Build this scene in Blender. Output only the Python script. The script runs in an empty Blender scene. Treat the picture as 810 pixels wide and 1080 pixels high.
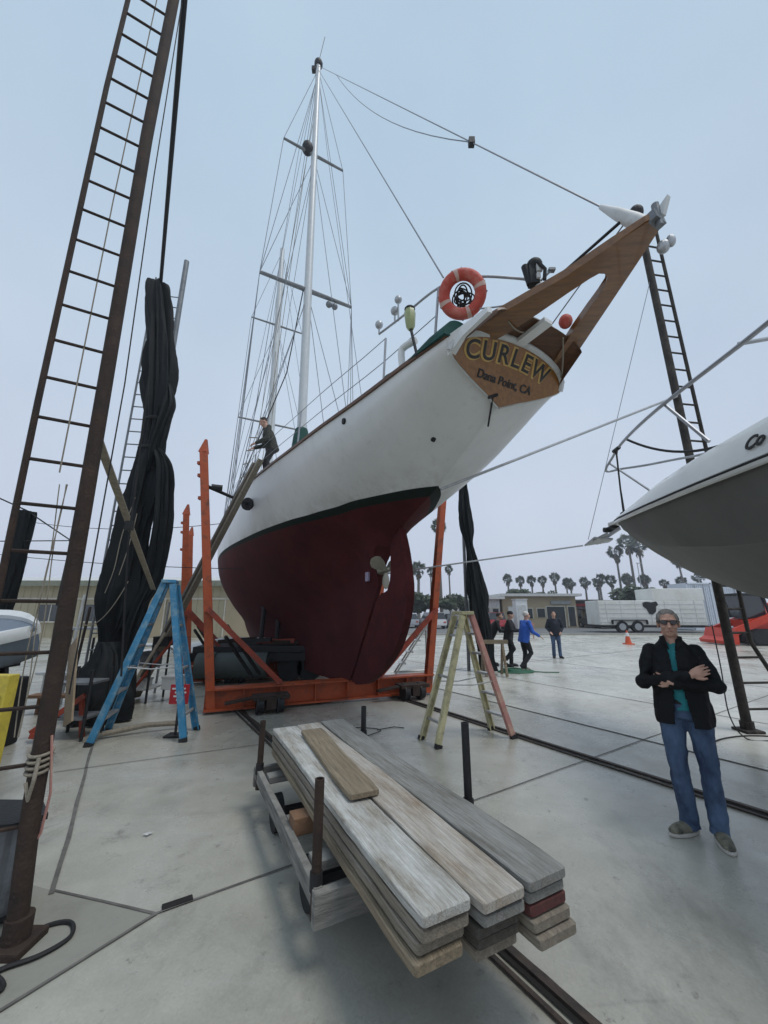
import bpy, bmesh, math, random
from mathutils import Vector, Matrix, noise
random.seed(7)
V=Vector; PI=math.pi
scn=bpy.context.scene; COL=scn.collection
# ------------------------------------------------------------------ materials
def mat(name,col,rough=.65,metal=0.,col2=None,var=.18,vs=4.,stretch=(1,1,1),bump=0.,bs=40.,grime=None,gamt=.5,gs=2.5,coat=0.,spec=.5,obj_var=0.):
    m=bpy.data.materials.new(name); m.use_nodes=True
    nt=m.node_tree; N=nt.nodes; L=nt.links; b=N['Principled BSDF']
    tc=N.new('ShaderNodeTexCoord'); mp=N.new('ShaderNodeMapping'); mp.inputs['Scale'].default_value=stretch
    L.new(tc.outputs['Object'],mp.inputs[0])
    n=N.new('ShaderNodeTexNoise'); n.inputs['Scale'].default_value=vs; n.inputs['Detail'].default_value=7; n.inputs['Roughness'].default_value=.65
    L.new(mp.outputs[0],n.inputs[0])
    r=N.new('ShaderNodeValToRGB'); r.color_ramp.elements[0].position=.32; r.color_ramp.elements[1].position=.7
    c1=tuple(c*(1-var) for c in col)+(1,); c2=(tuple(col2) if col2 else tuple(min(1,c*(1+var)) for c in col))+(1,)
    r.color_ramp.elements[0].color=c1; r.color_ramp.elements[1].color=c2
    L.new(n.outputs[0],r.inputs[0]); out=r.outputs[0]
    if grime:
        g=N.new('ShaderNodeTexNoise'); g.inputs['Scale'].default_value=gs; g.inputs['Detail'].default_value=9; g.inputs['Roughness'].default_value=.72
        L.new(mp.outputs[0],g.inputs[0])
        gr=N.new('ShaderNodeValToRGB'); gr.color_ramp.elements[0].position=.48; gr.color_ramp.elements[1].position=.66
        gr.color_ramp.elements[0].color=(0,0,0,1); gr.color_ramp.elements[1].color=(gamt,)*3+(1,)
        L.new(g.outputs[0],gr.inputs[0])
        mx=N.new('ShaderNodeMixRGB'); mx.inputs[2].default_value=tuple(grime)+(1,)
        L.new(gr.outputs[0],mx.inputs[0]); L.new(out,mx.inputs[1]); out=mx.outputs[0]
    if obj_var:
        oi=N.new('ShaderNodeObjectInfo'); hs=N.new('ShaderNodeHueSaturation')
        mr=N.new('ShaderNodeMapRange'); mr.inputs['To Min'].default_value=1-obj_var; mr.inputs['To Max'].default_value=1+obj_var
        L.new(oi.outputs['Random'],mr.inputs[0]); L.new(mr.outputs[0],hs.inputs['Value']); L.new(out,hs.inputs['Color']); out=hs.outputs[0]
    L.new(out,b.inputs['Base Color'])
    b.inputs['Roughness'].default_value=rough; b.inputs['Metallic'].default_value=metal
    b.inputs['Coat Weight'].default_value=coat; b.inputs['Specular IOR Level'].default_value=spec
    if bump:
        bn=N.new('ShaderNodeTexNoise'); bn.inputs['Scale'].default_value=bs; bn.inputs['Detail'].default_value=6
        L.new(mp.outputs[0],bn.inputs[0])
        bp=N.new('ShaderNodeBump'); bp.inputs['Strength'].default_value=bump; bp.inputs['Distance'].default_value=.02
        L.new(bn.outputs[0],bp.inputs['Height']); L.new(bp.outputs[0],b.inputs['Normal'])
    return m
def glass(name,col,rough=.08):
    m=bpy.data.materials.new(name); m.use_nodes=True; b=m.node_tree.nodes['Principled BSDF']
    b.inputs['Base Color'].default_value=tuple(col)+(1,); b.inputs['Roughness'].default_value=rough; b.inputs['Specular IOR Level'].default_value=.8
    return m
M={}
M['rust']=mat('rusty_steel',(.032,.022,.018),.85,.2,col2=(.062,.038,.027),vs=6,bump=.4,bs=60,grime=(.03,.022,.018),gamt=.6)
M['rustdark']=mat('weathered_dark_steel',(.02,.017,.015),.8,.2,col2=(.05,.04,.033),vs=7,bump=.4,bs=50,grime=(.1,.085,.07),gamt=.5,gs=6)
M['darksteel']=mat('dark_steel',(.022,.022,.024),.6,.3,var=.3,vs=8,bump=.2)
M['greysteel']=mat('grey_steel',(.19,.2,.21),.5,.5,var=.2,vs=9,bump=.15)
M['galv']=mat('galvanised',(.42,.43,.44),.45,.6,var=.15,vs=12)
M['wire']=mat('rigging_wire',(.2,.21,.23),.5,.5)
M['rope']=mat('rope',(.26,.23,.18),.9,vs=60,bump=.4,bs=120)
M['darkrope']=mat('dark_rope',(.02,.02,.022),.85)
M['orange']=mat('orange_paint',(.42,.07,.016),.55,col2=(.5,.1,.025),vs=5,bump=.15,grime=(.1,.03,.018),gamt=.9,gs=5)
M['redpost']=mat('faded_red_paint',(.3,.045,.02),.6,grime=(.1,.03,.02),gamt=.7,gs=5)
M['black']=mat('black_rubber',(.012,.012,.013),.7,var=.3)
M['white']=mat('white_paint',(.74,.75,.74),.35,var=.05,grime=(.5,.49,.45),gamt=.4)
M['offwhite']=mat('weathered_white',(.6,.61,.6),.55,var=.08,grime=(.35,.33,.3),gamt=.6,gs=3)
M['mast']=mat('mast_paint',(.52,.55,.56),.4,var=.06)
M['wood']=mat('varnished_wood',(.15,.058,.011),.3,col2=(.24,.1,.02),vs=3,stretch=(1,8,8),coat=.4,bump=.08)
M['darkwood']=mat('brown_stern_wood',(.085,.035,.014),.45,col2=(.14,.06,.024),vs=4,stretch=(1,7,7),bump=.1)
M['panelwood']=mat('nameplate_wood',(.2,.075,.008),.32,col2=(.29,.12,.016),vs=3,stretch=(8,1,8),coat=.3,grime=(.2,.08,.02),gamt=.5)
M['letter']=mat('black_letters',(.012,.011,.01),.5)
M['gold']=mat('gold_edge',(.5,.32,.09),.45)
M['canvasgreen']=mat('green_canvas',(.01,.06,.05),.9,var=.3,bump=.5,bs=14)
M['ringred']=mat('lifebuoy_red',(.5,.07,.045),.65,grime=(.55,.3,.25),gamt=.5,gs=9)
M['ringtape']=mat('lifebuoy_tape',(.6,.42,.36),.7)
M['lampgreen']=mat('lamp_green',(.33,.37,.17),.35)
M['bronze']=mat('bronze',(.32,.3,.24),.4,.6)
M['anode']=mat('anode',(.35,.3,.42),.5)
M['tarp']=mat('black_tarp',(.004,.006,.007),.75,var=.4,vs=3,bump=.5,bs=9,spec=.3)
M['blueladder']=mat('blue_fibreglass',(.035,.2,.36),.5,grime=(.22,.33,.38),gamt=.9,gs=9)
M['yellowladder']=mat('yellow_fibreglass',(.5,.46,.27),.55,grime=(.22,.19,.13),gamt=.8,gs=9)
M['pinkladder']=mat('faded_red_fibreglass',(.42,.2,.17),.6,grime=(.5,.4,.28),gamt=.6,gs=5)
M['alu']=mat('aluminium',(.5,.5,.49),.45,.6,grime=(.3,.28,.25),gamt=.5,gs=9)
M['timber']=mat('grey_timber',(.2,.175,.145),.85,col2=(.34,.31,.27),vs=3,stretch=(1,14,14),bump=.5,bs=18,grime=(.12,.1,.08),gamt=.5,obj_var=.1)
M['cartwood']=mat('cart_timber',(.15,.143,.13),.85,col2=(.3,.29,.265),vs=3,stretch=(1.2,1.2,14),bump=.5,bs=20,grime=(.07,.065,.06),gamt=.6)
M['brownwood']=mat('brown_block',(.2,.11,.06),.8,vs=6,bump=.3)
M['beige_beam']=mat('beige_beam',(.27,.235,.18),.8,stretch=(9,9,1),vs=3,grime=(.12,.1,.08),gamt=.5)
M['skin']=mat('skin',(.5,.29,.215),.55,var=.08,vs=20)
M['hairgrey']=mat('grey_hair',(.2,.185,.17),.8,var=.35,vs=60,bump=.4,bs=120)
M['hairwhite']=mat('white_hair',(.6,.58,.54),.8,var=.2,vs=40)
M['hairdark']=mat('dark_hair',(.04,.03,.025),.8)
M['jacket']=mat('black_jacket',(.004,.0045,.006),.75,var=.35,spec=.3,vs=6,bump=.6,bs=16)
M['navy']=mat('navy_jacket',(.014,.018,.03),.8,var=.3,bump=.5,bs=14)
M['teal']=mat('teal_shirt',(.02,.21,.23),.85,var=.25,vs=9,bump=.5,bs=22)
M['jeans']=mat('blue_jeans',(.018,.036,.085),.85,col2=(.1,.16,.27),vs=5,stretch=(1,1,.5),bump=.7,bs=16)
M['bluecoat']=mat('bright_blue_coat',(.02,.1,.45),.7,var=.25,bump=.5,bs=10)
M['darkcloth']=mat('dark_cloth',(.015,.015,.017),.85,var=.3,bump=.4,bs=14)
M['olive']=mat('olive_jacket',(.028,.03,.022),.85,col2=(.055,.055,.045),vs=9,bump=.6,bs=16)
M['shoe']=mat('tan_shoe',(.2,.19,.14),.75,grime=(.035,.035,.03),gamt=.9,gs=14)
M['sole']=mat('pale_sole',(.5,.48,.44),.7)
M['lip']=mat('lip',(.3,.12,.1),.5)
M['lens']=glass('dark_lens',(.008,.006,.006),.12)
M['mbwhite']=mat('gelcoat_white',(.66,.66,.63),.25,var=.04,coat=.3)
M['mbgrey']=mat('gelcoat_bottom',(.12,.118,.105),.6,var=.1,vs=2,grime=(.085,.083,.075),gamt=.5,gs=1.5)
M['steelrail']=mat('stainless',(.36,.37,.39),.5,.6)
M['leaf']=mat('palm_leaf',(.085,.1,.075),.85,col2=(.13,.145,.105),vs=2)
M['leafdry']=mat('palm_skirt',(.11,.085,.05),.9)
M['bush']=mat('bush_leaf',(.045,.062,.035),.75,col2=(.08,.1,.055),vs=2)
M['bark']=mat('palm_trunk',(.16,.14,.12),.9,vs=8,bump=.4)
M['bldg']=mat('tan_metal_wall',(.42,.37,.25),.7,var=.06,vs=1.5,grime=(.3,.25,.17),gamt=.4,gs=.7)
M['bldgtrim']=mat('green_eave',(.2,.21,.16),.6)
M['bldgpale']=mat('pale_trim',(.55,.52,.44),.6)
M['bldg2']=mat('tan_stucco',(.4,.33,.22),.85,var=.08,vs=1)
M['roofpale']=mat('pale_roof',(.55,.55,.53),.7)
M['winddark']=glass('dark_glass',(.03,.035,.04),.1)
M['trailer']=mat('trailer_white',(.7,.7,.66),.55,var=.05,grime=(.5,.47,.4),gamt=.5,gs=.6)
M['container']=mat('container_white',(.66,.7,.75),.55,var=.05)
M['tractorred']=mat('machine_red',(.55,.04,.015),.45,var=.12)
M['conered']=mat('cone_orange',(.62,.09,.02),.5,var=.1)
M['yellow']=mat('yellow_paint',(.6,.48,.06),.55,grime=(.3,.22,.05),gamt=.6,gs=6)
M['skiffwhite']=mat('skiff_white',(.66,.67,.66),.4,var=.05,grime=(.4,.4,.38),gamt=.4)
M['skiffblue']=mat('skiff_grey_blue',(.13,.16,.2),.5,var=.15)
M['crate']=mat('grey_plastic',(.12,.125,.135),.6,col2=(.2,.21,.22),vs=5,grime=(.05,.05,.05),gamt=.6,gs=4,bump=.15)
M['ply']=mat('plywood',(.27,.2,.13),.8,vs=3,stretch=(1,1,6))
M['shopsign']=mat('shop_sign',(.3,.31,.3),.6)
M['signred']=mat('sign_red',(.45,.02,.03),.5)
M['signwhite']=mat('sign_white',(.7,.7,.7),.5)
M['green']=mat('green_hose',(.03,.14,.08),.6)
M['tank']=mat('tank_green_grey',(.07,.085,.08),.6,var=.2)
M['rag']=mat('paper_scrap',(.75,.75,.75),.8)
# hull paint: white topsides, dark boot stripe, maroon antifouling (paint lines at fixed heights on the hull)
def hull_mat():
    m=bpy.data.materials.new('hull_paint'); m.use_nodes=True; nt=m.node_tree;N=nt.nodes;L=nt.links;b=N['Principled BSDF']
    tc=N.new('ShaderNodeTexCoord'); sx=N.new('ShaderNodeSeparateXYZ'); L.new(tc.outputs['Object'],sx.inputs[0])
    def noi(scale,st=(1,1,1),det=7,ro=.65):
        mp=N.new('ShaderNodeMapping'); mp.inputs['Scale'].default_value=st; L.new(tc.outputs['Object'],mp.inputs[0])
        n=N.new('ShaderNodeTexNoise'); n.inputs['Scale'].default_value=scale; n.inputs['Detail'].default_value=det; n.inputs['Roughness'].default_value=ro
        L.new(mp.outputs[0],n.inputs[0]); return n.outputs[0]
    def ramp(x,p0,p1,c0,c1):
        r=N.new('ShaderNodeValToRGB'); e=r.color_ramp.elements; e[0].position=p0;e[1].position=p1;e[0].color=c0+(1,);e[1].color=c1+(1,); L.new(x,r.inputs[0]); return r.outputs[0]
    def mix(f,a,c):
        x=N.new('ShaderNodeMixRGB'); L.new(f,x.inputs[0])
        for i,v in ((1,a),(2,c)):
            if isinstance(v,tuple): x.inputs[i].default_value=v+(1,)
            else: L.new(v,x.inputs[i])
        return x.outputs[0]
    def gt(th,wob=None):
        g=N.new('ShaderNodeMath'); g.operation='GREATER_THAN'; g.inputs[1].default_value=th; L.new(sx.outputs['Z'],g.inputs[0]); return g.outputs[0]
    white=ramp(noi(.8,(1,1,.4)),.35,.7,(.66,.67,.66),(.76,.76,.745))
    white=mix(ramp(noi(3,(2,2,.25),9,.75),.56,.74,(0,0,0),(.45,.45,.45)),white,(.46,.45,.41))
    white=mix(ramp(noi(1.6,(5,5,.12),9,.8),.56,.7,(0,0,0),(.4,.4,.4)),white,(.5,.48,.42))
    scm=N.new('ShaderNodeMapRange'); scm.inputs['From Min'].default_value=3.5; scm.inputs['From Max'].default_value=3.78; scm.inputs['To Min'].default_value=1.; scm.inputs['To Max'].default_value=0.; L.new(sx.outputs['Z'],scm.inputs[0])
    mu=N.new('ShaderNodeMath'); mu.operation='MULTIPLY'; L.new(scm.outputs[0],mu.inputs[0]); L.new(ramp(noi(2.5,(1,1,.6),9,.8),.42,.62,(0,0,0),(.55,.55,.55)),mu.inputs[1]); white=mix(mu.outputs[0],white,(.36,.34,.27))
    mar=ramp(noi(1.2),.3,.72,(.05,.009,.011),(.088,.018,.018))
    mar=mix(ramp(noi(5,(1,1,1),9,.75),.55,.75,(0,0,0),(.6,.6,.6)),mar,(.03,.009,.01)); mar=mix(ramp(noi(2.2,(3,3,.3),9,.8),.58,.72,(0,0,0),(.45,.45,.45)),mar,(.11,.035,.035))
    col=mix(gt(3.4),mar,(.012,.02,.016)); col=mix(gt(3.5),col,white)
    L.new(col,b.inputs['Base Color'])
    rr=N.new('ShaderNodeMapRange'); rr.inputs['To Min'].default_value=.72; rr.inputs['To Max'].default_value=.32; L.new(gt(3.5),rr.inputs[0]); L.new(rr.outputs[0],b.inputs['Roughness'])
    sp_=N.new('ShaderNodeMapRange'); sp_.inputs['To Min'].default_value=.12; sp_.inputs['To Max'].default_value=.5; L.new(gt(3.5),sp_.inputs[0]); L.new(sp_.outputs[0],b.inputs['Specular IOR Level'])
    bp=N.new('ShaderNodeBump'); bp.inputs['Strength'].default_value=.12; bp.inputs['Distance'].default_value=.05
    L.new(noi(2.2,(1,1,1),5),bp.inputs['Height']); L.new(bp.outputs[0],b.inputs['Normal'])
    return m
M['hull']=hull_mat()
def plank_mat(name,base,base2,paint=None,pamt=.7,end=None):
    m=mat(name,base,.85,col2=base2,vs=2.5,stretch=(1,16,16),bump=.6,bs=14,grime=(.09,.075,.055),gamt=.55,gs=3)
    nt=m.node_tree;N=nt.nodes;L=nt.links;b=N['Principled BSDF']
    def fine(sock):
        tc=N.new('ShaderNodeTexCoord'); mp=N.new('ShaderNodeMapping'); mp.inputs['Scale'].default_value=(.5,38,38); L.new(tc.outputs['Object'],mp.inputs[0])
        n=N.new('ShaderNodeTexNoise'); n.inputs['Scale'].default_value=3.; n.inputs['Detail'].default_value=8; n.inputs['Roughness'].default_value=.7; L.new(mp.outputs[0],n.inputs[0])
        r=N.new('ShaderNodeValToRGB'); e=r.color_ramp.elements; e[0].position=.36;e[1].position=.6; e[0].color=(.62,.6,.57,1);e[1].color=(1.03,1.05,1.05,1); L.new(n.outputs[0],r.inputs[0])
        v=N.new('ShaderNodeTexVoronoi'); v.inputs['Scale'].default_value=3.2; mp2=N.new('ShaderNodeMapping'); mp2.inputs['Scale'].default_value=(1,2,1); L.new(tc.outputs['Object'],mp2.inputs[0]); L.new(mp2.outputs[0],v.inputs[0])
        r2=N.new('ShaderNodeValToRGB'); e=r2.color_ramp.elements; e[0].position=.03;e[1].position=.06; e[0].color=(.25,.22,.2,1);e[1].color=(1,1,1,1); L.new(v.outputs['Distance'],r2.inputs[0])
        x=N.new('ShaderNodeMixRGB'); x.blend_type='MULTIPLY'; x.inputs[0].default_value=.8; L.new(sock,x.inputs[1]); L.new(r.outputs[0],x.inputs[2])
        y=N.new('ShaderNodeMixRGB'); y.blend_type='MULTIPLY'; y.inputs[0].default_value=.7; L.new(x.outputs[0],y.inputs[1]); L.new(r2.outputs[0],y.inputs[2]); return y.outputs[0]
    if not paint: L.new(fine(b.inputs['Base Color'].links[0].from_socket),b.inputs['Base Color'])
    if paint:
        nt=m.node_tree;N=nt.nodes;L=nt.links;b=N['Principled BSDF']; src=b.inputs['Base Color'].links[0].from_socket
        tc=N.new('ShaderNodeTexCoord'); mp=N.new('ShaderNodeMapping'); mp.inputs['Scale'].default_value=(.7,3,3); L.new(tc.outputs['Object'],mp.inputs[0])
        n=N.new('ShaderNodeTexNoise'); n.inputs['Scale'].default_value=3.5; n.inputs['Detail'].default_value=10; n.inputs['Roughness'].default_value=.75; L.new(mp.outputs[0],n.inputs[0])
        r=N.new('ShaderNodeValToRGB'); e=r.color_ramp.elements; e[0].position=.36;e[1].position=.62; e[0].color=(0,0,0,1);e[1].color=(pamt,)*3+(1,)
        L.new(n.outputs[0],r.inputs[0]); x=N.new('ShaderNodeMixRGB'); x.inputs[2].default_value=paint+(1,); L.new(r.outputs[0],x.inputs[0]); L.new(src,x.inputs[1]); L.new(fine(x.outputs[0]),b.inputs['Base Color'])
    return m
M['pl_white']=plank_mat('plank_white_paint',(.3,.26,.2),(.44,.4,.33),(.7,.71,.7),.8)
M['pl_pale']=plank_mat('plank_pale_paint',(.33,.25,.18),(.47,.39,.3),(.66,.65,.62),.65)
M['pl_grey']=plank_mat('plank_grey',(.17,.16,.14),(.3,.285,.26),(.42,.43,.42),.5)
M['pl_brown']=plank_mat('plank_brown',(.2,.16,.115),(.33,.275,.21),(.4,.38,.34),.35)
M['pl_dark']=plank_mat('plank_dark',(.07,.062,.052),(.13,.115,.095))
M['pl_red']=plank_mat('plank_red',(.11,.03,.03),(.17,.05,.045))
M['pl_tan']=plank_mat('plank_tan',(.25,.195,.13),(.36,.29,.2))
# ------------------------------------------------------------------ mesh building
BASE={}
def base_of(o): return BASE.get(o.name,V((0,0,0)))
class MB:
    def __init__(s): s.bm=bmesh.new()
    def faces(s,vs,fs):
        b=[s.bm.verts.new(v) for v in vs]
        for f in fs:
            try: s.bm.faces.new([b[i] for i in f])
            except ValueError: pass
        return s
    def box(s,c,size,rot=None,bev=0):
        c=V(c); h=V(size)/2; R=rot if rot is not None else Matrix.Identity(3)
        pts=[c+R@V((x*h.x,y*h.y,z*h.z)) for x in(-1,1) for y in(-1,1) for z in(-1,1)]
        n0=len(s.bm.verts)
        vs=[s.bm.verts.new(p) for p in pts]
        fs=[s.bm.faces.new([vs[i] for i in f]) for f in ((0,1,3,2),(4,6,7,5),(0,4,5,1),(2,3,7,6),(0,2,6,4),(1,5,7,3))]
        if bev:
            es=list({e for f in fs for e in f.edges})
            bmesh.ops.bevel(s.bm,geom=es,offset=bev,segments=2,affect='EDGES',profile=.6)
        return s
    def bar(s,p0,p1,w,h,up=(0,0,1),bev=0):
        p0=V(p0);p1=V(p1);d=p1-p0;L=d.length;x=d.normalized();u=V(up)
        if abs(x.dot(u.normalized()))>.98: u=V((0,1,0))
        y=u.cross(x).normalized(); z=x.cross(y)
        return s.box((p0+p1)/2,(L,w,h),Matrix((x,y,z)).transposed(),bev)
    def tube(s,path,r,seg=8,closed=False,caps=True):
        P=[V(p) for p in path]; n=len(P); rs=r if isinstance(r,(list,tuple)) else [r]*n
        rings=[]; u=None
        for i in range(n):
            if closed: t=(P[(i+1)%n]-P[i-1])
            else: t=P[min(i+1,n-1)]-P[max(i-1,0)]
            t=t.normalized()
            if u is None:
                u=t.orthogonal().normalized()
            else:
                u=(u-t*u.dot(t)); u=u.normalized() if u.length>1e-6 else t.orthogonal().normalized()
            w=t.cross(u)
            rings.append([s.bm.verts.new(P[i]+(u*math.cos(a)+w*math.sin(a))*rs[i]) for a in [2*PI*k/seg for k in range(seg)]])
        m=n if closed else n-1
        for i in range(m):
            A=rings[i];B=rings[(i+1)%n]
            for k in range(seg): s.bm.faces.new((A[k],A[(k+1)%seg],B[(k+1)%seg],B[k]))
        if caps and not closed:
            s.bm.faces.new(rings[0][::-1]); s.bm.faces.new(rings[-1])
        return s
    def cyl(s,p0,p1,r0,r1=None,seg=14): return s.tube([p0,p1],[r0,r0 if r1 is None else r1],seg)
    def loft(s,rings,caps=True,close=True):
        R=[[s.bm.verts.new(p) for p in r] for r in rings]; n=len(R[0])
        for A,B in zip(R,R[1:]):
            for k in range(n if close else n-1): s.bm.faces.new((A[k],A[(k+1)%n],B[(k+1)%n],B[k]))
        if caps and close: s.bm.faces.new(R[0][::-1]); s.bm.faces.new(R[-1])
        return s
    def prism(s,poly,vec):
        vec=V(vec); A=[s.bm.verts.new(V(p)) for p in poly]; B=[s.bm.verts.new(V(p)+vec) for p in poly]; n=len(A)
        s.bm.faces.new(A[::-1]); s.bm.faces.new(B)
        for k in range(n): s.bm.faces.new((A[k],A[(k+1)%n],B[(k+1)%n],B[k]))
        return s
    def ell(s,c,r,rot=None,seg=14,rg=9):
        c=V(c); r=V(r) if not isinstance(r,(int,float)) else V((r,r,r)); R=rot if rot is not None else Matrix.Identity(3)
        rings=[]
        for i in range(1,rg):
            a=PI*i/rg; rings.append([c+R@V((r.x*math.sin(a)*math.cos(t),r.y*math.sin(a)*math.sin(t),r.z*math.cos(a))) for t in [2*PI*k/seg for k in range(seg)]])
        Rv=[[s.bm.verts.new(p) for p in q] for q in rings]
        for A,B in zip(Rv,Rv[1:]):
            for k in range(seg): s.bm.faces.new((A[k],B[k],B[(k+1)%seg],A[(k+1)%seg]))
        t=s.bm.verts.new(c+R@V((0,0,r.z))); bt=s.bm.verts.new(c-R@V((0,0,r.z)))
        for k in range(seg):
            s.bm.faces.new((t,Rv[0][k],Rv[0][(k+1)%seg])); s.bm.faces.new((bt,Rv[-1][(k+1)%seg],Rv[-1][k]))
        return s
    def build(s,name,m,parent=None,smooth=False,base=None,angle=40,xf=None):
        bmesh.ops.recalc_face_normals(s.bm,faces=s.bm.faces)
        if xf is not None: s.bm.transform(xf)
        me=bpy.data.meshes.new(name)
        if parent is not None: b=base_of(parent)
        elif base is not None: b=V(base)
        else:
            xs=[v.co for v in s.bm.verts]
            lo=[min(c[i] for c in xs) for i in range(3)]; hi=[max(c[i] for c in xs) for i in range(3)]
            b=V(((lo[0]+hi[0])/2,(lo[1]+hi[1])/2,lo[2]))
        bmesh.ops.translate(s.bm,verts=s.bm.verts,vec=-b)
        s.bm.to_mesh(me); s.bm.free()
        return link(name,me,m,parent,b,smooth,angle)
def link(name,me,m,parent,b,smooth=False,angle=40):
    if m is not None: me.materials.clear(); me.materials.append(M[m] if isinstance(m,str) else m)
    if smooth:
        me.polygons.foreach_set('use_smooth',[True]*len(me.polygons))
        try: me.set_sharp_from_angle(angle=math.radians(angle))
        except Exception: pass
    o=bpy.data.objects.new(name,me); COL.objects.link(o); BASE[o.name]=V(b)
    if parent is not None: o.parent=parent
    else: o.location=b
    return o
def tag(o,label=None,cat=None,group=None,kind=None):
    if label: o['label']=label
    if cat: o['category']=cat
    if group: o['group']=group
    if kind: o['kind']=kind
    return o
def thing(name,label,cat,loc,group=None):
    o=bpy.data.objects.new(name,None); COL.objects.link(o); o.location=loc; o.empty_display_size=.2; BASE[o.name]=V(loc)
    return tag(o,label,cat,group)
def copy_tree(o,parent=None):
    c=o.copy(); COL.objects.link(c); BASE[c.name]=base_of(o)
    if parent is not None: c.parent=parent
    for ch in list(o.children): copy_tree(ch,c)
    return c
def struct(name,mb,m,**k):
    o=mb.build(name,m,base=(0,0,0),**k); o['kind']='structure'; return o
def catmull(P,n):
    P=[V(p) for p in P]; out=[]
    for i in range(len(P)-1):
        a=P[max(i-1,0)];b=P[i];c=P[i+1];d=P[min(i+2,len(P)-1)]
        for k in range(n):
            t=k/n; out.append(.5*((2*b)+(c-a)*t+(2*a-5*b+4*c-d)*t*t+(3*b-a-3*c+d)*t**3))
    out.append(P[-1]); return out
def sag(p0,p1,dz,n=14):
    p0=V(p0);p1=V(p1); return [p0.lerp(p1,i/n)-V((0,0,dz*4*(i/n)*(1-i/n))) for i in range(n+1)]
def remesh(name,mb,vox,m,parent,smooth=3,disp=0,dscale=9.):
    """union of overlapping closed shapes as ONE continuous skin"""
    bmesh.ops.recalc_face_normals(mb.bm,faces=mb.bm.faces)
    b=base_of(parent); bmesh.ops.translate(mb.bm,verts=mb.bm.verts,vec=-b)
    me=bpy.data.meshes.new(name+'_src'); mb.bm.to_mesh(me); mb.bm.free()
    o=bpy.data.objects.new(name+'_src',me); COL.objects.link(o)
    md=o.modifiers.new('r','REMESH'); md.mode='VOXEL'; md.voxel_size=vox; md.use_smooth_shade=True
    if smooth:
        sm=o.modifiers.new('s','SMOOTH'); sm.factor=.5; sm.iterations=smooth
    dg=bpy.context.evaluated_depsgraph_get(); dg.update()
    me2=bpy.data.meshes.new_from_object(o.evaluated_get(dg),depsgraph=dg)
    bpy.data.objects.remove(o); bpy.data.meshes.remove(me); me2.name=name
    if disp:
        for v in me2.vertices:
            q=v.co*dscale; d=noise.noise(V((q.x,q.y,q.z*.8)))+.5*noise.noise(V((q.x*2.1,q.y*2.1,q.z*2.1)))
            v.co+=v.normal*d*disp
    return link(name,me2,m,parent,b,True,180)
def text_mesh(txt,size,depth,font_offset=0.,shear=0.,align='CENTER'):
    cu=bpy.data.curves.new('txt','FONT'); cu.body=txt; cu.size=size; cu.extrude=depth; cu.offset=font_offset; cu.shear=shear; cu.align_x=align
    o=bpy.data.objects.new('txt',cu); COL.objects.link(o)
    dg=bpy.context.evaluated_depsgraph_get(); dg.update()
    me=bpy.data.meshes.new_from_object(o.evaluated_get(dg),depsgraph=dg)
    bpy.data.objects.remove(o); return me
def add_text(mb,txt,size,depth,xf,**k):
    me=text_mesh(txt,size,depth,**k); me.transform(xf); mb.bm.from_mesh(me); bpy.data.meshes.remove(me); return mb
# ------------------------------------------------------------------ camera, light, world
cam=bpy.data.cameras.new('camera'); cam.sensor_fit='HORIZONTAL'; cam.sensor_width=36; cam.lens=18.0; cam.clip_end=3000; cam.clip_start=.05
co=bpy.data.objects.new('camera',cam); COL.objects.link(co); co.location=(0,0,1.7); co.rotation_euler=(math.radians(90+14.53),0,0); scn.camera=co
w=bpy.data.worlds.new('World'); scn.world=w; w.use_nodes=True
nt=w.node_tree; bg=nt.nodes['Background']
sky=nt.nodes.new('ShaderNodeTexSky'); sky.sky_type='NISHITA'; sky.sun_disc=False
SUN_EL=math.radians(66); SUN_AZ=math.radians(120)
sky.sun_elevation=SUN_EL; sky.sun_rotation=SUN_AZ; sky.dust_density=6.; sky.air_density=1.2; sky.ozone_density=2.0
# overcast: the cloud deck evens the clear sky out to a pale blue grey
mixn=nt.nodes.new('ShaderNodeMixRGB'); mixn.inputs[0].default_value=.97; 
tcw=nt.nodes.new('ShaderNodeTexCoord'); sxw=nt.nodes.new('ShaderNodeSeparateXYZ'); nt.links.new(tcw.outputs['Generated'],sxw.inputs[0])
rw_=nt.nodes.new('ShaderNodeValToRGB'); e_=rw_.color_ramp.elements; e_[0].position=0.; e_[0].color=(.68,.735,.87,1); e_[1].position=.85; e_[1].color=(.475,.615,.76,1); nt.links.new(sxw.outputs['Z'],rw_.inputs[0])
cl_=nt.nodes.new('ShaderNodeTexNoise'); cl_.inputs['Scale'].default_value=2.2; cl_.inputs['Detail'].default_value=6; nt.links.new(tcw.outputs['Generated'],cl_.inputs[0]); cr_=nt.nodes.new('ShaderNodeValToRGB'); cr_.color_ramp.elements[0].position=.3; cr_.color_ramp.elements[0].color=(.93,.935,.95,1); cr_.color_ramp.elements[1].position=.7; cr_.color_ramp.elements[1].color=(1.05,1.045,1.03,1); nt.links.new(cl_.outputs[0],cr_.inputs[0])
cm_=nt.nodes.new('ShaderNodeMixRGB'); cm_.blend_type='MULTIPLY'; cm_.inputs[0].default_value=1.; nt.links.new(rw_.outputs[0],cm_.inputs[1]); nt.links.new(cr_.outputs[0],cm_.inputs[2])
ml=nt.nodes.new('ShaderNodeVectorMath'); ml.operation='SCALE'; ml.inputs['Scale'].default_value=10.; nt.links.new(cm_.outputs[0],ml.inputs[0]); nt.links.new(ml.outputs[0],mixn.inputs[2])
nt.links.new(sky.outputs[0],mixn.inputs[1]); nt.links.new(mixn.outputs[0],bg.inputs['Color']); bg.inputs['Strength'].default_value=.1
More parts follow.
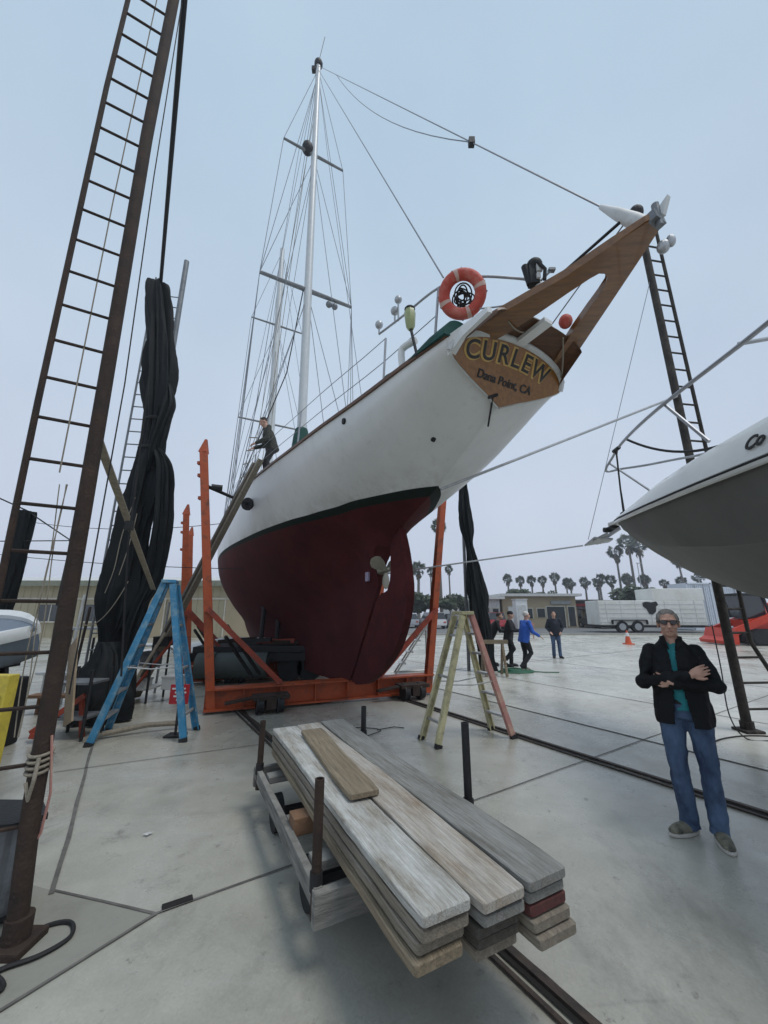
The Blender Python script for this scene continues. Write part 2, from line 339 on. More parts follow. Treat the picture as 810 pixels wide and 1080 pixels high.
sl=bpy.data.lights.new('sun','SUN'); sl.energy=1.5; sl.angle=math.radians(18); sl.color=(1,.97,.93)
so=bpy.data.objects.new('sun',sl); COL.objects.link(so)
d=V((math.sin(SUN_AZ)*math.cos(SUN_EL),math.cos(SUN_AZ)*math.cos(SUN_EL),math.sin(SUN_EL)))
so.rotation_euler=d.to_track_quat('Z','Y').to_euler(); so.location=(0,0,30)
vs=scn.view_settings; vs.view_transform='Standard'; vs.look='None'; vs.exposure=0; vs.gamma=1; vs.use_curve_mapping=False
scn.cycles.use_denoising=True; scn.cycles.max_bounces=6
# ------------------------------------------------------------------ ground
RU=V((.842,.5395,0)); RS=V((-.5395,.842,0))          # across / along the yard rails
def rail_pt(u,s,z=0): return RU*u+RS*s+V((0,0,z))
def concrete(gain=1.):
    m=bpy.data.materials.new('yard_concrete'); m.use_nodes=True; nt=m.node_tree;N=nt.nodes;L=nt.links;b=N['Principled BSDF']
    tc=N.new('ShaderNodeTexCoord')
    def noi(scale,st=(1,1,1),det=8,ro=.65,off=0):
        mp=N.new('ShaderNodeMapping'); mp.inputs['Scale'].default_value=st; mp.inputs['Location'].default_value=(off,off*.7,0); mp.inputs['Rotation'].default_value=(0,0,math.radians(-57))
        L.new(tc.outputs['Object'],mp.inputs[0])
        n=N.new('ShaderNodeTexNoise'); n.inputs['Scale'].default_value=scale; n.inputs['Detail'].default_value=det; n.inputs['Roughness'].default_value=ro; L.new(mp.outputs[0],n.inputs[0]); return n.outputs[0]
    def ramp(x,*st):
        r=N.new('ShaderNodeValToRGB'); e=r.color_ramp.elements
        while len(e)<len(st): e.new(.5)
        for i,(p,c) in enumerate(st): e[i].position=p; e[i].color=(c if isinstance(c,tuple) else (c,c,c))+(1,)
        L.new(x,r.inputs[0]); return r.outputs[0]
    def mix(f,a,c,mode='MIX'):
        x=N.new('ShaderNodeMixRGB'); x.blend_type=mode
        if isinstance(f,float): x.inputs[0].default_value=f
        else: L.new(f,x.inputs[0])
        for i,v in ((1,a),(2,c)):
            if isinstance(v,tuple): x.inputs[i].default_value=v+(1,)
            else: L.new(v,x.inputs[i])
        return x.outputs[0]
    base=ramp(noi(.35),(.3,(.30,.292,.245)),(.52,(.395,.385,.33)),(.72,(.485,.475,.415)))
    base=mix(.75,base,ramp(noi(3.2,off=4),(.3,.8),(.7,1.1)),'MULTIPLY')
    base=mix(ramp(noi(1.1,(.35,1,1),10,.72,9),(.5,0.),(.72,.55)),base,(.46,.455,.425))       # pale scrubbed streaks
    base=mix(ramp(noi(.9,(1,.5,1),10,.75,21),(.53,0.),(.7,.75)),base,(.15,.145,.125))         # dark damp stains
    base=mix(ramp(noi(2.4,(1,1,1),12,.8,33),(.58,0.),(.66,.6)),base,(.12,.108,.095))          # oil spots
    base=mix(ramp(noi(.6,(1,1,1),8,.7,51),(.57,0.),(.72,.45)),base,(.3,.215,.175))           # rust bloom
    base=mix(.6,base,ramp(noi(60,det=4),(.3,.86),(.7,1.1)),'MULTIPLY')
    vo=N.new('ShaderNodeTexVoronoi'); vo.feature='DISTANCE_TO_EDGE'; vo.inputs['Scale'].default_value=.33
    wm=N.new('ShaderNodeMixRGB'); wm.inputs[0].default_value=.06; nn=N.new('ShaderNodeTexNoise'); nn.inputs['Scale'].default_value=2.5; nn.inputs['Detail'].default_value=6; L.new(tc.outputs['Object'],nn.inputs[0]); L.new(tc.outputs['Object'],wm.inputs[1]); L.new(nn.outputs['Color'],wm.inputs[2]); L.new(wm.outputs[0],vo.inputs[0])
    ck=ramp(vo.outputs['Distance'],(.0012,(.62,)*3),(.0035,(1.,)*3)); ckm=ramp(noi(.45,off=71),(.5,0.),(.6,.8))
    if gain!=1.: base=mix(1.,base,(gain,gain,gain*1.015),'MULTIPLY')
    base=mix(ckm,base,mix(1.,base,ck,'MULTIPLY'))
    base=mix(ramp(noi(7,(1,1,1),6,.7,81),(.63,0.),(.69,.6)),base,(.12,.11,.09))
    base=mix(ramp(noi(1.6,(.12,1.6,1),8,.75,91),(.58,0.),(.72,.4)),base,(.2,.185,.16))
    L.new(base,b.inputs['Base Color'])
    rr=ramp(noi(.8,off=13),(.35,.18),(.65,.42)); L.new(rr,b.inputs['Roughness'])
    bp=N.new('ShaderNodeBump'); bp.inputs['Strength'].default_value=.25; bp.inputs['Distance'].default_value=.01; L.new(noi(35,det=8),bp.inputs['Height']); L.new(bp.outputs[0],b.inputs['Normal'])
    return m
M['concrete']=concrete()
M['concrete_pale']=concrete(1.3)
M['joint']=mat('joint_fill',(.09,.085,.078),.9,col2=(.17,.16,.145),vs=6)
M['patch']=mat('damp_concrete',(.26,.255,.215),.8,col2=(.33,.325,.28),vs=2,bump=.2,bs=60,grime=(.14,.135,.12),gamt=.5,gs=2)
M['rail']=mat('rail_steel',(.035,.03,.027),.6,.4,col2=(.09,.065,.05),vs=7,bump=.3)
M['groove']=mat('rail_groove',(.012,.011,.01),.9)
g=MB(); g.faces([(-300,-60,0),(300,-60,0),(300,340,0),(-300,340,0)],[(0,1,2,3)]); struct('ground',g,'concrete')
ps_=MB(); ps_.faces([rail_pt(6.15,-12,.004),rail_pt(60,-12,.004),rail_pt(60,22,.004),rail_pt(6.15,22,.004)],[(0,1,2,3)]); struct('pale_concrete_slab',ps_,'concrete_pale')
def strip(mb,p0,p1,w,z):
    p0=V((p0[0],p0[1],z));p1=V((p1[0],p1[1],z)); n=(p1-p0).cross(V((0,0,1))).normalized()*w/2
    k=max(1,int((p1-p0).length/.35)); L=[];R=[]
    for i in range(k+1):
        c=p0.lerp(p1,i/k)+n.normalized()*noise.noise(V((i*.37+p0.x*5,p0.y,w)))*w*.5; ww=.75+.5*abs(noise.noise(V((p0.y,i*.71,1.3))))
        L.append(c+n*ww);R.append(c-n*ww)
    mb.faces(L+R,[(i,i+1,k+2+i,k+1+i) for i in range(k)]); return mb
pt=MB(); pt.faces([(-2.08,2.93,.004),(-1.32,2.74,.004),(-2.3,1.26,.004),(-3.3,1.4,.004),(-3.0,3.2,.004)],[(0,1,2,3,4)]); struct('concrete_patch',pt,'patch')
j=MB()
u0=-2.08*.842+2.93*.5395
strip(j,rail_pt(u0,3.55),rail_pt(u0,24),.035,.008)
strip(j,(-1.32,2.74),(-1.32+RU.x*13,2.74+RU.y*13),.018,.008)
strip(j,(-3.6,4.76),(-1.1,5.92),.014,.008)
strip(j,(-1.32,2.74),(-2.4,1.08),.022,.0085); strip(j,(-2.08,2.93),(-1.32,2.74),.02,.0082)
for k in range(1,5): strip(j,rail_pt(-6,5.3+4*k),rail_pt(30,5.3+4*k),.03,.008)
for u in (6.15,8.6,12.6,17,22): strip(j,rail_pt(u,-6),rail_pt(u,40),.03,.0084)
struct('concrete_joints',j,'joint')
for u in (1.88,4.87):
    a=MB(); strip(a,rail_pt(u,-3),rail_pt(u,32),.11,.012); struct('rail_groove',a,'groove')
    r=MB()
    r.bar(rail_pt(u-.0,-3,.017),rail_pt(u-.0,32,.017),.045,.02); r.bar(rail_pt(u-.1,-3,.012),rail_pt(u-.1,32,.012),.025,.014); struct('rail',r,'rail')
# a short drain slot and scraps on the concrete
tag(MB().bar((-1.31,2.78,.006),(-1.17,2.865,.006),.05,.012).build('drain_slot','groove'),'short dark drain slot in the concrete beside the joint left of the lumber cart','drain')
for p,a in (((-1.85,3.55),.4),((-.78,4.5),1.2)):
    q=MB(); q.faces([V((p[0]+math.cos(a+t)*.035*s,p[1]+math.sin(a+t)*.05*s,.012+.006*s)) for t,s in ((0,1),(1.6,.5),(3,1.1),(4.6,.6))],[(0,1,2,3)])
    q.bm.faces.ensure_lookup_table(); bmesh.ops.solidify(q.bm,geom=q.bm.faces[:],thickness=.003)
    tag(q.build('paper_scrap','rag'),'scrap of white paper on the concrete '+('right of the near ladder mast' if p[0]<-1 else 'between blue stepladder and lumber cart'),'litter')

# loose wire loops and a cable left on the concrete
q=MB(); q.tube([V((-.35+.28*math.cos(a)+.05*math.sin(3*a),6.2+.2*math.sin(a),.012)) for a in [2*PI*i/26 for i in range(26)]],.006,5,True); q.tube([(-.1,6.3,.01),(.15,6.45,.01),(.3,6.4,.01)],.006,5)
tag(q.build('wire_loop','darkrope'),'thin dark wire loop lying on the concrete behind the lumber cart','wire')
q=MB(); q.tube(catmull([(5.0,6.1,1.5),(4.92,6.0,.9),(4.86,5.95,.3),(4.95,5.85,.02),(5.3,5.8,.015),(5.6,5.95,.015)],6),.009,6); q.tube(catmull([(4.2,5.6,.012),(4.7,5.9,.012),(5.3,6.0,.012),(6.2,5.7,.012)],5),.01,5)
tag(q.build('power_cable','darkrope'),'dark cable looping down at the foot of the grey ladder mast','cable')
# ------------------------------------------------------------------ schooner
YAW=math.radians(5.); OU=3.45-2.5*math.sin(YAW)
def B(f,b,z):
    u=OU+f*math.sin(YAW)+b*math.cos(YAW); s=f*math.cos(YAW)-b*math.sin(YAW)
    return V((u*.842-s*.5395,u*.5395+s*.842,z))
FW=(B(1,0,0)-B(0,0,0)).normalized(); SB=(B(0,1,0)-B(0,0,0)).normalized()
ST=[(1.9,[(0.01,4.56),(.25,4.57),(.42,4.58),(.55,4.595),(.65,4.61),(.71,4.625),(.73,4.64)]),
(2.45,[(.01,4.33),(.22,4.37),(.45,4.41),(.66,4.46),(.82,4.51),(.885,4.56),(.9,4.62)]),
(2.86,[(.01,4.14),(.22,4.2),(.45,4.265),(.68,4.34),(.86,4.42),(.97,4.51),(1.0,4.61)]),
(3.4,[(.01,3.87),(.22,3.94),(.47,4.03),(.72,4.13),(.95,4.26),(1.09,4.42),(1.13,4.58)]),
(4.14,[(.01,3.50),(.24,3.60),(.5,3.72),(.8,3.87),(1.08,4.08),(1.24,4.33),(1.28,4.56)]),
(5.34,[(.02,3.0),(.22,3.12),(.52,3.34),(.9,3.61),(1.26,3.92),(1.47,4.24),(1.53,4.55)]),
(6.6,[(.06,1.25),(.08,2.0),(.17,2.62),(.55,3.06),(1.16,3.52),(1.57,4.06),(1.74,4.56)]),
(7.3,[(.09,.33),(.12,1.3),(.22,2.2),(.62,2.8),(1.3,3.4),(1.69,4.0),(1.86,4.57)]),
(9.3,[(.15,.28),(.2,.9),(.45,1.6),(1.0,2.3),(1.68,3.2),(1.98,4.0),(2.06,4.66)]),
(13.,[(.2,.25),(.42,.55),(.92,1.15),(1.6,1.9),(2.05,2.75),(2.19,3.75),(2.13,4.78)]),
(16.,[(.2,.28),(.35,.6),(.8,1.3),(1.35,2.1),(1.85,2.9),(2.05,3.9),(2.05,4.95)]),
(20.,[(.12,.9),(.2,1.2),(.45,1.8),(.8,2.5),(1.15,3.3),(1.4,4.2),(1.5,5.3)]),
(24.,[(.02,2.9),(.03,3.1),(.06,3.5),(.1,3.9),(.15,4.4),(.2,5.0),(.25,5.75)])]
FX=[a for a,_ in ST]
def pchip(xs,ys,x):
    n=len(xs)
    if x<=xs[0]: return ys[0]+(ys[1]-ys[0])/(xs[1]-xs[0])*(x-xs[0])
    i=min(max(k for k in range(n) if xs[k]<=x),n-2)
    def dl(k): return (ys[k+1]-ys[k])/(xs[k+1]-xs[k])
    def m(k):
        if k==0: return dl(0)
        if k==n-1: return dl(n-2)
        a,b=dl(k-1),dl(k)
        return 0 if a*b<=0 else 2*a*b/(a+b)
    h=xs[i+1]-xs[i];t=(x-xs[i])/h
    return (2*t**3-3*t*t+1)*ys[i]+(t**3-2*t*t+t)*h*m(i)+(-2*t**3+3*t*t)*ys[i+1]+(t**3-t*t)*h*m(i+1)
def S(f,v):
    P=[(pchip(FX,[s[1][k][0] for s in ST],f),pchip(FX,[s[1][k][1] for s in ST],f)) for k in range(7)]
    t=v*6; i=min(int(t),5); t-=i
    a=P[max(i-1,0)];b=P[i];c=P[i+1];d=P[min(i+2,6)]
    q=[.5*((2*b[j])+(c[j]-a[j])*t+(2*a[j]-5*b[j]+4*c[j]-d[j])*t*t+(3*b[j]-a[j]-3*c[j]+d[j])*t**3) for j in(0,1)]
    return max(q[0],.01),q[1]
def trans_f(z): return 2.86-.6*(z-4.14)
def aft(v):
    lo,hi=1.9,3.2
    for _ in range(40):
        m=(lo+hi)/2
        if m<trans_f(S(m,v)[1]): lo=m
        else: hi=m
    return lo
schooner=thing('schooner','large white schooner with maroon bottom and wooden nameplate stern, propped upright on the orange cradle','schooner',B(10,0,0))
NV=42; NF=84
VS=[i/NV for i in range(NV+1)]
AF=[aft(v) for v in VS]
def hull_rows():
    rows=[]
    for jn in range(NF+1):
        w_=jn/NF; w2=w_**1.5
        rows.append([(AF[i]+(24-AF[i])*w2,) for i in range(NV+1)])
    return rows
hm=MB(); port=[];stb=[]
for row in hull_rows():
    p=[];s=[]
    for i,(f,) in enumerate(row):
        b,z=S(f,VS[i]); p.append(hm.bm.verts.new(B(f,-b,z))); s.append(hm.bm.verts.new(B(f,b,z)))
    port.append(p);stb.append(s)
bmf=hm.bm.faces.new
for a in range(NF):
    for i in range(NV):
        bmf((port[a][i],port[a+1][i],port[a+1][i+1],port[a][i+1])); bmf((stb[a][i],stb[a][i+1],stb[a+1][i+1],stb[a+1][i]))
    bmf((port[a][0],stb[a][0],stb[a+1][0],port[a+1][0])); bmf((port[a][NV],port[a+1][NV],stb[a+1][NV],stb[a][NV]))
for i in range(NV):
    bmf((port[0][i],port[0][i+1],stb[0][i+1],stb[0][i])); bmf((port[NF][i],stb[NF][i],stb[NF][i+1],port[NF][i+1]))
bmesh.ops.recalc_face_normals(hm.bm,faces=hm.bm.faces)
hull=hm.build('hull',None,schooner)
# propeller aperture cut through the deadwood
cu=MB(); el=[B(5.74+.27*math.cos(t),-.6,2.4+.43*math.sin(t)) for t in [2*PI*k/28 for k in range(28)]]
cu.prism(el,SB*1.2); cut=cu.build('cutter',None,schooner)
md=hull.modifiers.new('b','BOOLEAN'); md.object=cut; md.operation='DIFFERENCE'; md.solver='EXACT'
dg=bpy.context.evaluated_depsgraph_get(); dg.update()
me=bpy.data.meshes.new_from_object(hull.evaluated_get(dg),depsgraph=dg); old=hull.data; hull.modifiers.clear(); hull.data=me; bpy.data.meshes.remove(old); me.name='hull'
bpy.data.objects.remove(cut)
me.materials.clear(); me.materials.append(M['hull']); me.polygons.foreach_set('use_smooth',[True]*len(me.polygons)); me.set_sharp_from_angle(angle=math.radians(17))
# rudder
def flat(mb,pts,th,bc=0):
    mb.prism([B(f,bc-th/2,z) for f,z in pts],SB*th); return mb
rud=[(7.12,.40),(6.9,.37),(6.4,.47),(5.85,.75),(5.36,1.12),(5.1,1.5),(4.99,1.8),(4.95,2.05),(4.97,2.25),(5.04,2.6),(5.14,2.9),(5.22,3.08),(5.36,2.96),(5.53,2.84),(5.55,2.78),(5.5,2.62),(5.46,2.4),(5.5,2.18),(5.6,2.02),(5.78,1.97),(5.92,2.02),(6.05,1.86)]
rp=catmull(rud[:12]and[(f,0,z) for f,z in rud[:12]],3); RP=[(p.x,p.z) for p in rp]+rud[12:]
rm=MB(); flat(rm,RP,.13)
bmesh.ops.bevel(rm.bm,geom=[e for e in rm.bm.edges if abs((e.verts[0].co-e.verts[1].co).dot(SB))<.01],offset=.035,segments=3,affect='EDGES')
M['maroon']=mat('rudder_maroon',(.06,.011,.013),.7,col2=(.1,.02,.021),vs=1.5,grime=(.03,.01,.011),gamt=.6,gs=4,spec=.12)
rudder=rm.build('rudder','maroon',schooner,True,angle=30)
pr=MB(); pr.cyl(B(6.1,0,2.42),B(5.68,0,2.42),.085,.05,16); pr.ell(B(5.66,0,2.42),(.05,.05,.05))
for k in (0,1,2):
    a=.5+k*2*PI/3; dv=SB*math.cos(a)+V((0,0,1))*math.sin(a); tv=SB*-math.sin(a)+V((0,0,1))*math.cos(a)
    c=B(5.78,0,2.42); pr.loft([[c+dv*r+tv*w_*math.cos(q)*.9+FW*(w_*math.cos(q)*.5)+FW*.012*math.sin(q) for q in [2*PI*n/10 for n in range(10)]] for r,w_ in ((.05,.05),(.14,.1),(.24,.12),(.31,.08),(.34,.02))])
pr.build('propeller','bronze',schooner,True)
MB().box(B(6.28,-.13,2.33),(.12,.05,.17),Matrix((FW,SB,V((0,0,1)))).transposed(),.015).build('anode','anode',schooner)
# transom nameplate
def TP(b,z,off=.03): return B(trans_f(z),b,z)-FW*off*.86-V((0,0,off*.5))
bnd=[]
for i in range(NV+1):
    b,z=S(AF[i],VS[i])
    if z<4.50: bnd.append((b,z))
zc=bnd[-1][1]; bc_=bnd[-1][0]
arch=[(bc_*math.cos(t),zc+.30*math.sin(t)**.85) for t in [PI*k/28 for k in range(1,28)]]
outline=[(b,z) for b,z in bnd]+arch+[(-b,z) for b,z in bnd[::-1]]
cx=(0,4.45)
OUT=[(cx[0]+(b-cx[0])*.985,cx[1]+(z-cx[1])*.97) for b,z in outline]
tp=MB(); tp.prism([TP(b,z,.012) for b,z in OUT],(TP(0,4.4,.05)-TP(0,4.4,.012)))
plate=tp.build('nameplate','panelwood',schooner)
# back of the raised arch
tb=MB(); tb.prism([TP(b,z,-.09) for b,z in [(bc_*.97,zc-.02)]+[(b*.97,z-.01) for b,z in arch]+[(-bc_*.97,zc-.02)]],TP(0,4.4,.01)-TP(0,4.4,-.09)); tb.build('transom_board','white',schooner)
mo=MB(); mo.tube([TP(b*.995,z+.005,.04) for b,z in [(bc_,zc)]+arch+[(-bc_,zc)]],.042,8); mo.tube([TP(b,z,.03) for b,z in [(b_*1.0,z_) for b_,z_ in bnd]],.014,6); mo.tube([TP(-b,z,.03) for b,z in bnd],.014,6)
mo.build('transom_moulding','offwhite',schooner,True)
# lettering: arched name and home port
nrm=(TP(0,4.4,.06)-TP(0,4.4,.05)).normalized(); upv=(TP(0,4.6,.05)-TP(0,4.3,.05)).normalized(); rt=upv.cross(nrm)  # right as seen from astern
def textxf(b,z,rot,off,sx=1,sy=1):
    o=TP(b,z,off); r2=(rt*math.cos(rot)+upv*math.sin(rot)); u2=(upv*math.cos(rot)-rt*math.sin(rot))
    return Matrix.Translation(o)@Matrix((r2*sx,u2*sy,nrm)).transposed().to_4x4()
for mname,off,fo,dx in (('gold',.052,.022,-.012),('letter',.057,.004,0.)):
    lm=MB()
    word='CURLEW'; half=.53
    wd_=[.23,.23,.22,.175,.2,.3]; tot=sum(wd_); acc=0
    for k,ch in enumerate(word):
        x=((acc+wd_[k]/2)/tot-.5)*1.26-.06; acc+=wd_[k]; zz=4.495+.1*(1-(x/.75)**2)
        add_text(lm,ch,.285,.003,textxf(x+dx,zz-.03,-.42*x,off,1.0,1.0),font_offset=fo)
    lm.build('name_lettering' if mname=='letter' else 'name_outline',mname,plate)
lm=MB(); add_text(lm,'Dana Point, CA',.135,.003,textxf(-0.03,4.36,0,.055,1.0,1.0),font_offset=.003); lm.build('port_lettering','letter',plate)
# dark wood under the taffrail, cap rail, deck edge
sb_=MB(); rows=[]
for k in range(21):
    t=PI*k/20; b=bc_*.96*math.cos(t); z=zc+.30*math.sin(t)**.85
    rows.append((TP(b,z+.005,.0),B(2.1,b*.78,4.66+.17*math.sin(t)),B(2.12,b*.78,4.70+.17*math.sin(t)),TP(b,z+.05,-.02)))
sb_.loft([list(r) for r in rows]); sb_.build('taffrail_board','darkwood',schooner,True)
cr=MB()
for sg in (-1,1):
    fs=[AF[NV]+(22.5-AF[NV])*k/46 for k in range(47)]
    rr=[]
    for f in fs:
        b,z=S(f,1.); rr.append([B(f,sg*(b+.03),z-.005),B(f,sg*(b+.03),z+.045),B(f,sg*(b-.09),z+.045),B(f,sg*(b-.09),z-.005)])
    cr.loft(rr)
cr.build('cap_rail','darkwood',schooner)
# boomkin: wide wooden A-frame carried out over the stern
def bz(f): return 4.70+.25*(2.5-f)/1.58
OC=.07
outp=[(2.6,-.88),(2.45,-.76),(2.2,-.635),(1.6,-.33),(1.2,-.185),(.95,-.095)]
outs=[(.95,.095),(1.2,.205),(1.6,.39),(2.2,.665),(2.45,.78),(2.6,.88)]
hole=[(2.6,.59),(2.3,.46),(2.0,.325),(1.75,.235),(1.58,.18),(1.47,.145),(1.41,.08),(1.395,.01),(1.42,-.05),(1.5,-.09),(1.7,-.145),(2.0,-.235),(2.3,-.34),(2.6,-.47)]
poly=[(f,b+OC) for f,b in outp+[(.90,-.05),(.90,.05)]+outs+hole]
bk=MB(); bk.prism([B(f,b,bz(f)) for f,b in poly],(0,0,.085))
bmesh.ops.bevel(bk.bm,geom=[e for e in bk.bm.edges if abs((e.verts[0].co-e.verts[1].co).z)<.07],offset=.012,segments=2,affect='EDGES')
boom=bk.build('boomkin','wood',schooner)
tc=MB(); tc.bar(B(.95,OC,bz(.95)+.042),B(.88,OC,bz(.9)+.042),.15,.092); tc.cyl(B(.9,OC,4.9),B(.9,OC,5.14),.03); tc.build('boomkin_cap','greysteel',boom)
MB().bar(B(2.5,-.0,4.765),B(2.03,.03,4.79),.13,.05).build('centre_post','white',schooner)
for sg in (-1,):   # white end of the bulwarks either side of the stern
    q=MB(); b0,z0=S(2.6,.985); b1,z1=S(2.2,1.)
    q.loft([[B(2.66,sg*(b0-.055),z0-.165),B(2.60,sg*(b0-.0),z0+.02),B(2.60,sg*(b0-.07),z0+.02),B(2.62,sg*(b0-.13),z0-.165)],[B(2.4,sg*(b0*.5+b1*.5+.0),z1-.11),B(2.4,sg*(b0*.5+b1*.5),z1+.02),B(2.4,sg*(b0*.5+b1*.5-.06),z1+.02),B(2.4,sg*(b0*.5+b1*.5-.06),z1-.09)],[B(2.08,sg*(b1-.01),z1-.03),B(2.08,sg*(b1-.01),z1+.03),B(2.08,sg*(b1-.07),z1+.04),B(2.08,sg*(b1-.07),z1-.02)]])
    q.build('bulwark_end','white',schooner)
# hull fittings
def hp(f,v,sg=-1):
    b,z=S(f,v); return B(f,sg*b,z)
for f,zt,r,mn in ((4.55,4.41,.05,'black'),(3.6,3.93,.035,'black')):
    v=min((abs(S(f,k/100)[1]-zt),k/100) for k in range(100))[1]; p=hp(f,v); q=hp(f,v+.02); n=(q-p).cross(FW).normalized()
    MB().cyl(p-n*.012,p+n*.02,r,r*.9).build('hull_outlet',mn,schooner)
tb=MB(); p=hp(2.75,.12); tb.bar(p+V((-.06,0,-.05)),p+V((.06,.02,-.0)),.03,.03); tb.cyl(p+V((0,0,-.02)),B(3.05,.02,3.98),.012); tb.build('strut_bracket','darksteel',schooner)
# masts and rigging
def mp(z,m=0):
    if m==0: t=(z-7.94)/(29.0-7.94); return B(12.22+.92*t,0,z)
    t=(z-10.39)/(23.5-10.39); return B(18.42+1.0*t,0,z)
def mastobj(m,z1,r0,r1,label):
    q=MB(); r0*=(.7 if m==0 else 1.0);r1*=(.75 if m==0 else 1.1); q.tube([mp(4.4,m),mp(z1*.45,m),mp(z1*.8,m),mp(z1,m)],[r0,r0,r0*.85,r1],16); return q.build('mainmast' if m==0 else 'foremast','mast',schooner,True)
mm=mastobj(0,29.0,.235,.16,''); fm=mastobj(1,23.4,.2,.12,'')
tr=MB(); tr.ell(mp(29.05),(.22,.22,.28)); tr.box(mp(28.6)+V((-.15,0,0)),(.35,.2,.25)); tr.tube([mp(29.2),mp(29.2)+V((.25,0,2.0))],.015,5); tr.build('truck','darksteel',mm)
MB().ell(mp(22.4)+V((-.3,-.12,.1)),(.26,.26,.36)).build('radar_dome','darksteel',mm,True)
MB().tube([mp(6.9),mp(7.2),mp(7.7),mp(8.0)],[.3,.33,.28,.22],12).build('mast_cover','canvasgreen',mm,True)
def spr(z,m,half,r,par):
    c=mp(z,m); q=MB(); q.tube([c-SB*half,c,c+SB*half],[r*.7,r,r*.7],8); return q.build('spreader','greysteel',par,True)
spr(22.25,0,1.42,.075,mm); spr(14.3,0,1.9,.1,mm); spr(17.5,1,1.42,.06,fm); spr(11.1,1,1.62,.06,fm)
tl=MB()
for x in (.9,1.15): tl.ell(mp(14.2)+SB*x+V((0,0,-.2)),(.13,.13,.14))
tl.build('spreader_light','greysteel',mm)
def chain(f,sg): b,z=S(f,1.); return B(f,sg*(b-.04),z+.05)
def wire(path,r=.013,name='shroud',m='wire'): return MB().tube(path,r,5).build(name,m,schooner)
for sg in (-1,1):
    up=mp(22.25)+SB*sg*1.42; lo=mp(14.3)+SB*sg*1.9
    wire([mp(28.6),up,lo,chain(12.6,sg)]); wire([mp(28.2),lo,chain(12.1,sg)]); wire([mp(22.0),lo,chain(13.3,sg)]); wire([mp(21.8),chain(11.6,sg)]); wire([mp(14.1),chain(11.1,sg)]); wire([mp(14.0),chain(13.9,sg)]); wire([mp(28.3),mp(22.25)+SB*sg*.7,chain(10.2,sg)],.011)
    up=mp(17.5,1)+SB*sg*1.42; lo=mp(11.1,1)+SB*sg*1.62
    wire([mp(23.2,1),up,lo,chain(18.2,sg)]); wire([mp(17.3,1),lo,chain(17.6,sg)]); wire([mp(17.2,1),chain(16.6,sg)]); wire([mp(11,1),chain(19.3,sg)]); wire([mp(23.1,1),chain(15.6,sg)],.011)
wire([mp(28.8),mp(23.2,1)],.012,'stay'); wire([mp(28.7),B(24,0,5.8)],.013,'stay'); wire([mp(23.2,1),B(24.3,0,5.8)],.013,'stay'); wire([mp(22,0),mp(11.2,1)],.012,'stay')
for q in ((mp(27.5),B(15.5,-.9,5.0)),(mp(20),B(14.6,.6,5.0)),(mp(16,1),B(13.8,-.7,5.0)),(mp(26),B(16.8,-1.2,5.1))): wire(q,.013,'halyard','rope')
wire([mp(14.2)-SB*.2,mp(11)+FW*1.2-SB*.4,chain(14.6,-1)],.022,'halyard','darkrope')
rl=MB()
for sg in (-1,1):
    for k in range(5):
        t=.04+.05*k; a=chain(11.1,sg).lerp(mp(14.1),t); c=chain(11.6,sg).lerp(mp(21.8),t*.57); rl.bar(a,c,.02,.03)
rl.build('ratlines','rope',schooner)
# backstay to the boomkin with its grey boot
wire([mp(28.9),B(1.32,OC*.8,5.60)],.010,'stay'); wire(sag(mp(28.9).lerp(B(1.32,.05,5.6),.26),mp(28.9).lerp(B(1.32,.05,5.6),.86),.75),.009,'stay')
MB().box(mp(28.9).lerp(B(1.32,.05,5.6),.86),(.09,.09,.12)).build('block','darksteel',schooner)
wire([mp(28.6),B(3.0,-.62,5.95)],.011,'stay')
bt=MB(); bt.tube([B(1.32,.056,5.6),B(1.2,.06,5.38),B(1.08,.065,5.16),B(1.0,.07,5.03)],[.022,.05,.066,.06],12); bt.build('stay_boot','offwhite',schooner,True)
fn=MB(); fn.prism([B(.99,OC,5.02),B(.86,OC,5.0),B(.80,OC,5.14)],SB*.05); fn.build('boot_fin','offwhite',schooner)
wire([B(2.0,-.12,5.05),B(1.14,.05,5.24)],.016,'stay','darkrope'); wire([B(2.6,.3,4.75),B(1.15,.06,5.2)],.007,'stay')
bl=MB(); bl.ell(B(.93,.13,4.74),(.05,.05,.06)); bl.ell(B(.88,.16,4.77),(.035,.035,.06)); bl.build('block','galv',boom)
# stern pulpit, lifelines, stanchions
def rl_(f,b,z): return B(f,b,z)
pul=catmull([rl_(3.72,-1.2,5.38),rl_(3.3,-1.1,5.36),rl_(2.72,-.92,5.40),rl_(2.38,-.68,5.36),rl_(2.12,-.32,5.28),rl_(1.97,-.2,5.16)],6)
MB().tube(pul,.015,8).build('pulpit_rail','steelrail',schooner,True)
MB().tube(sag(rl_(2.5,-.62,5.05),rl_(2.0,-.18,4.98),.03,8),.01,6).build('pulpit_rail','steelrail',schooner,True)
MB().tube([rl_(2.72,-.92,5.40),rl_(2.76,-.98,4.62)],.016,7).build('stanchion','steelrail',schooner)
for f in (3.72,6.2,8.9,11.2):
    b,z=S(f,1.); MB().tube([B(f,-(b-.06),z),B(f,-(b-.1),z+.78)],.016,7).build('stanchion','steelrail',schooner)
for h in (.77,.42):
    pts=[]
    for k in range(20):
        f=3.72+k*.45; b,z=S(f,1.); pts.append(B(f,-(b-.09),z+h))
    if h<.5: pts=[rl_(2.75,-.95,5.02)]+pts
    MB().tube(pts,.006,5).build('lifeline','wire',schooner)
for f,b,z0,z1,r in ((3.72,-1.2,5.38,5.5,.055),(3.42,-1.12,5.36,5.52,.055),(3.36,-1.1,5.36,5.66,.05)):
    q=MB(); q.tube([B(f,b,z0),B(f,b,z1)],.012,6); q.ell(B(f,b,z1+.03),(r,r,r*1.1)); q.build('aerial_dome','galv',schooner,True)
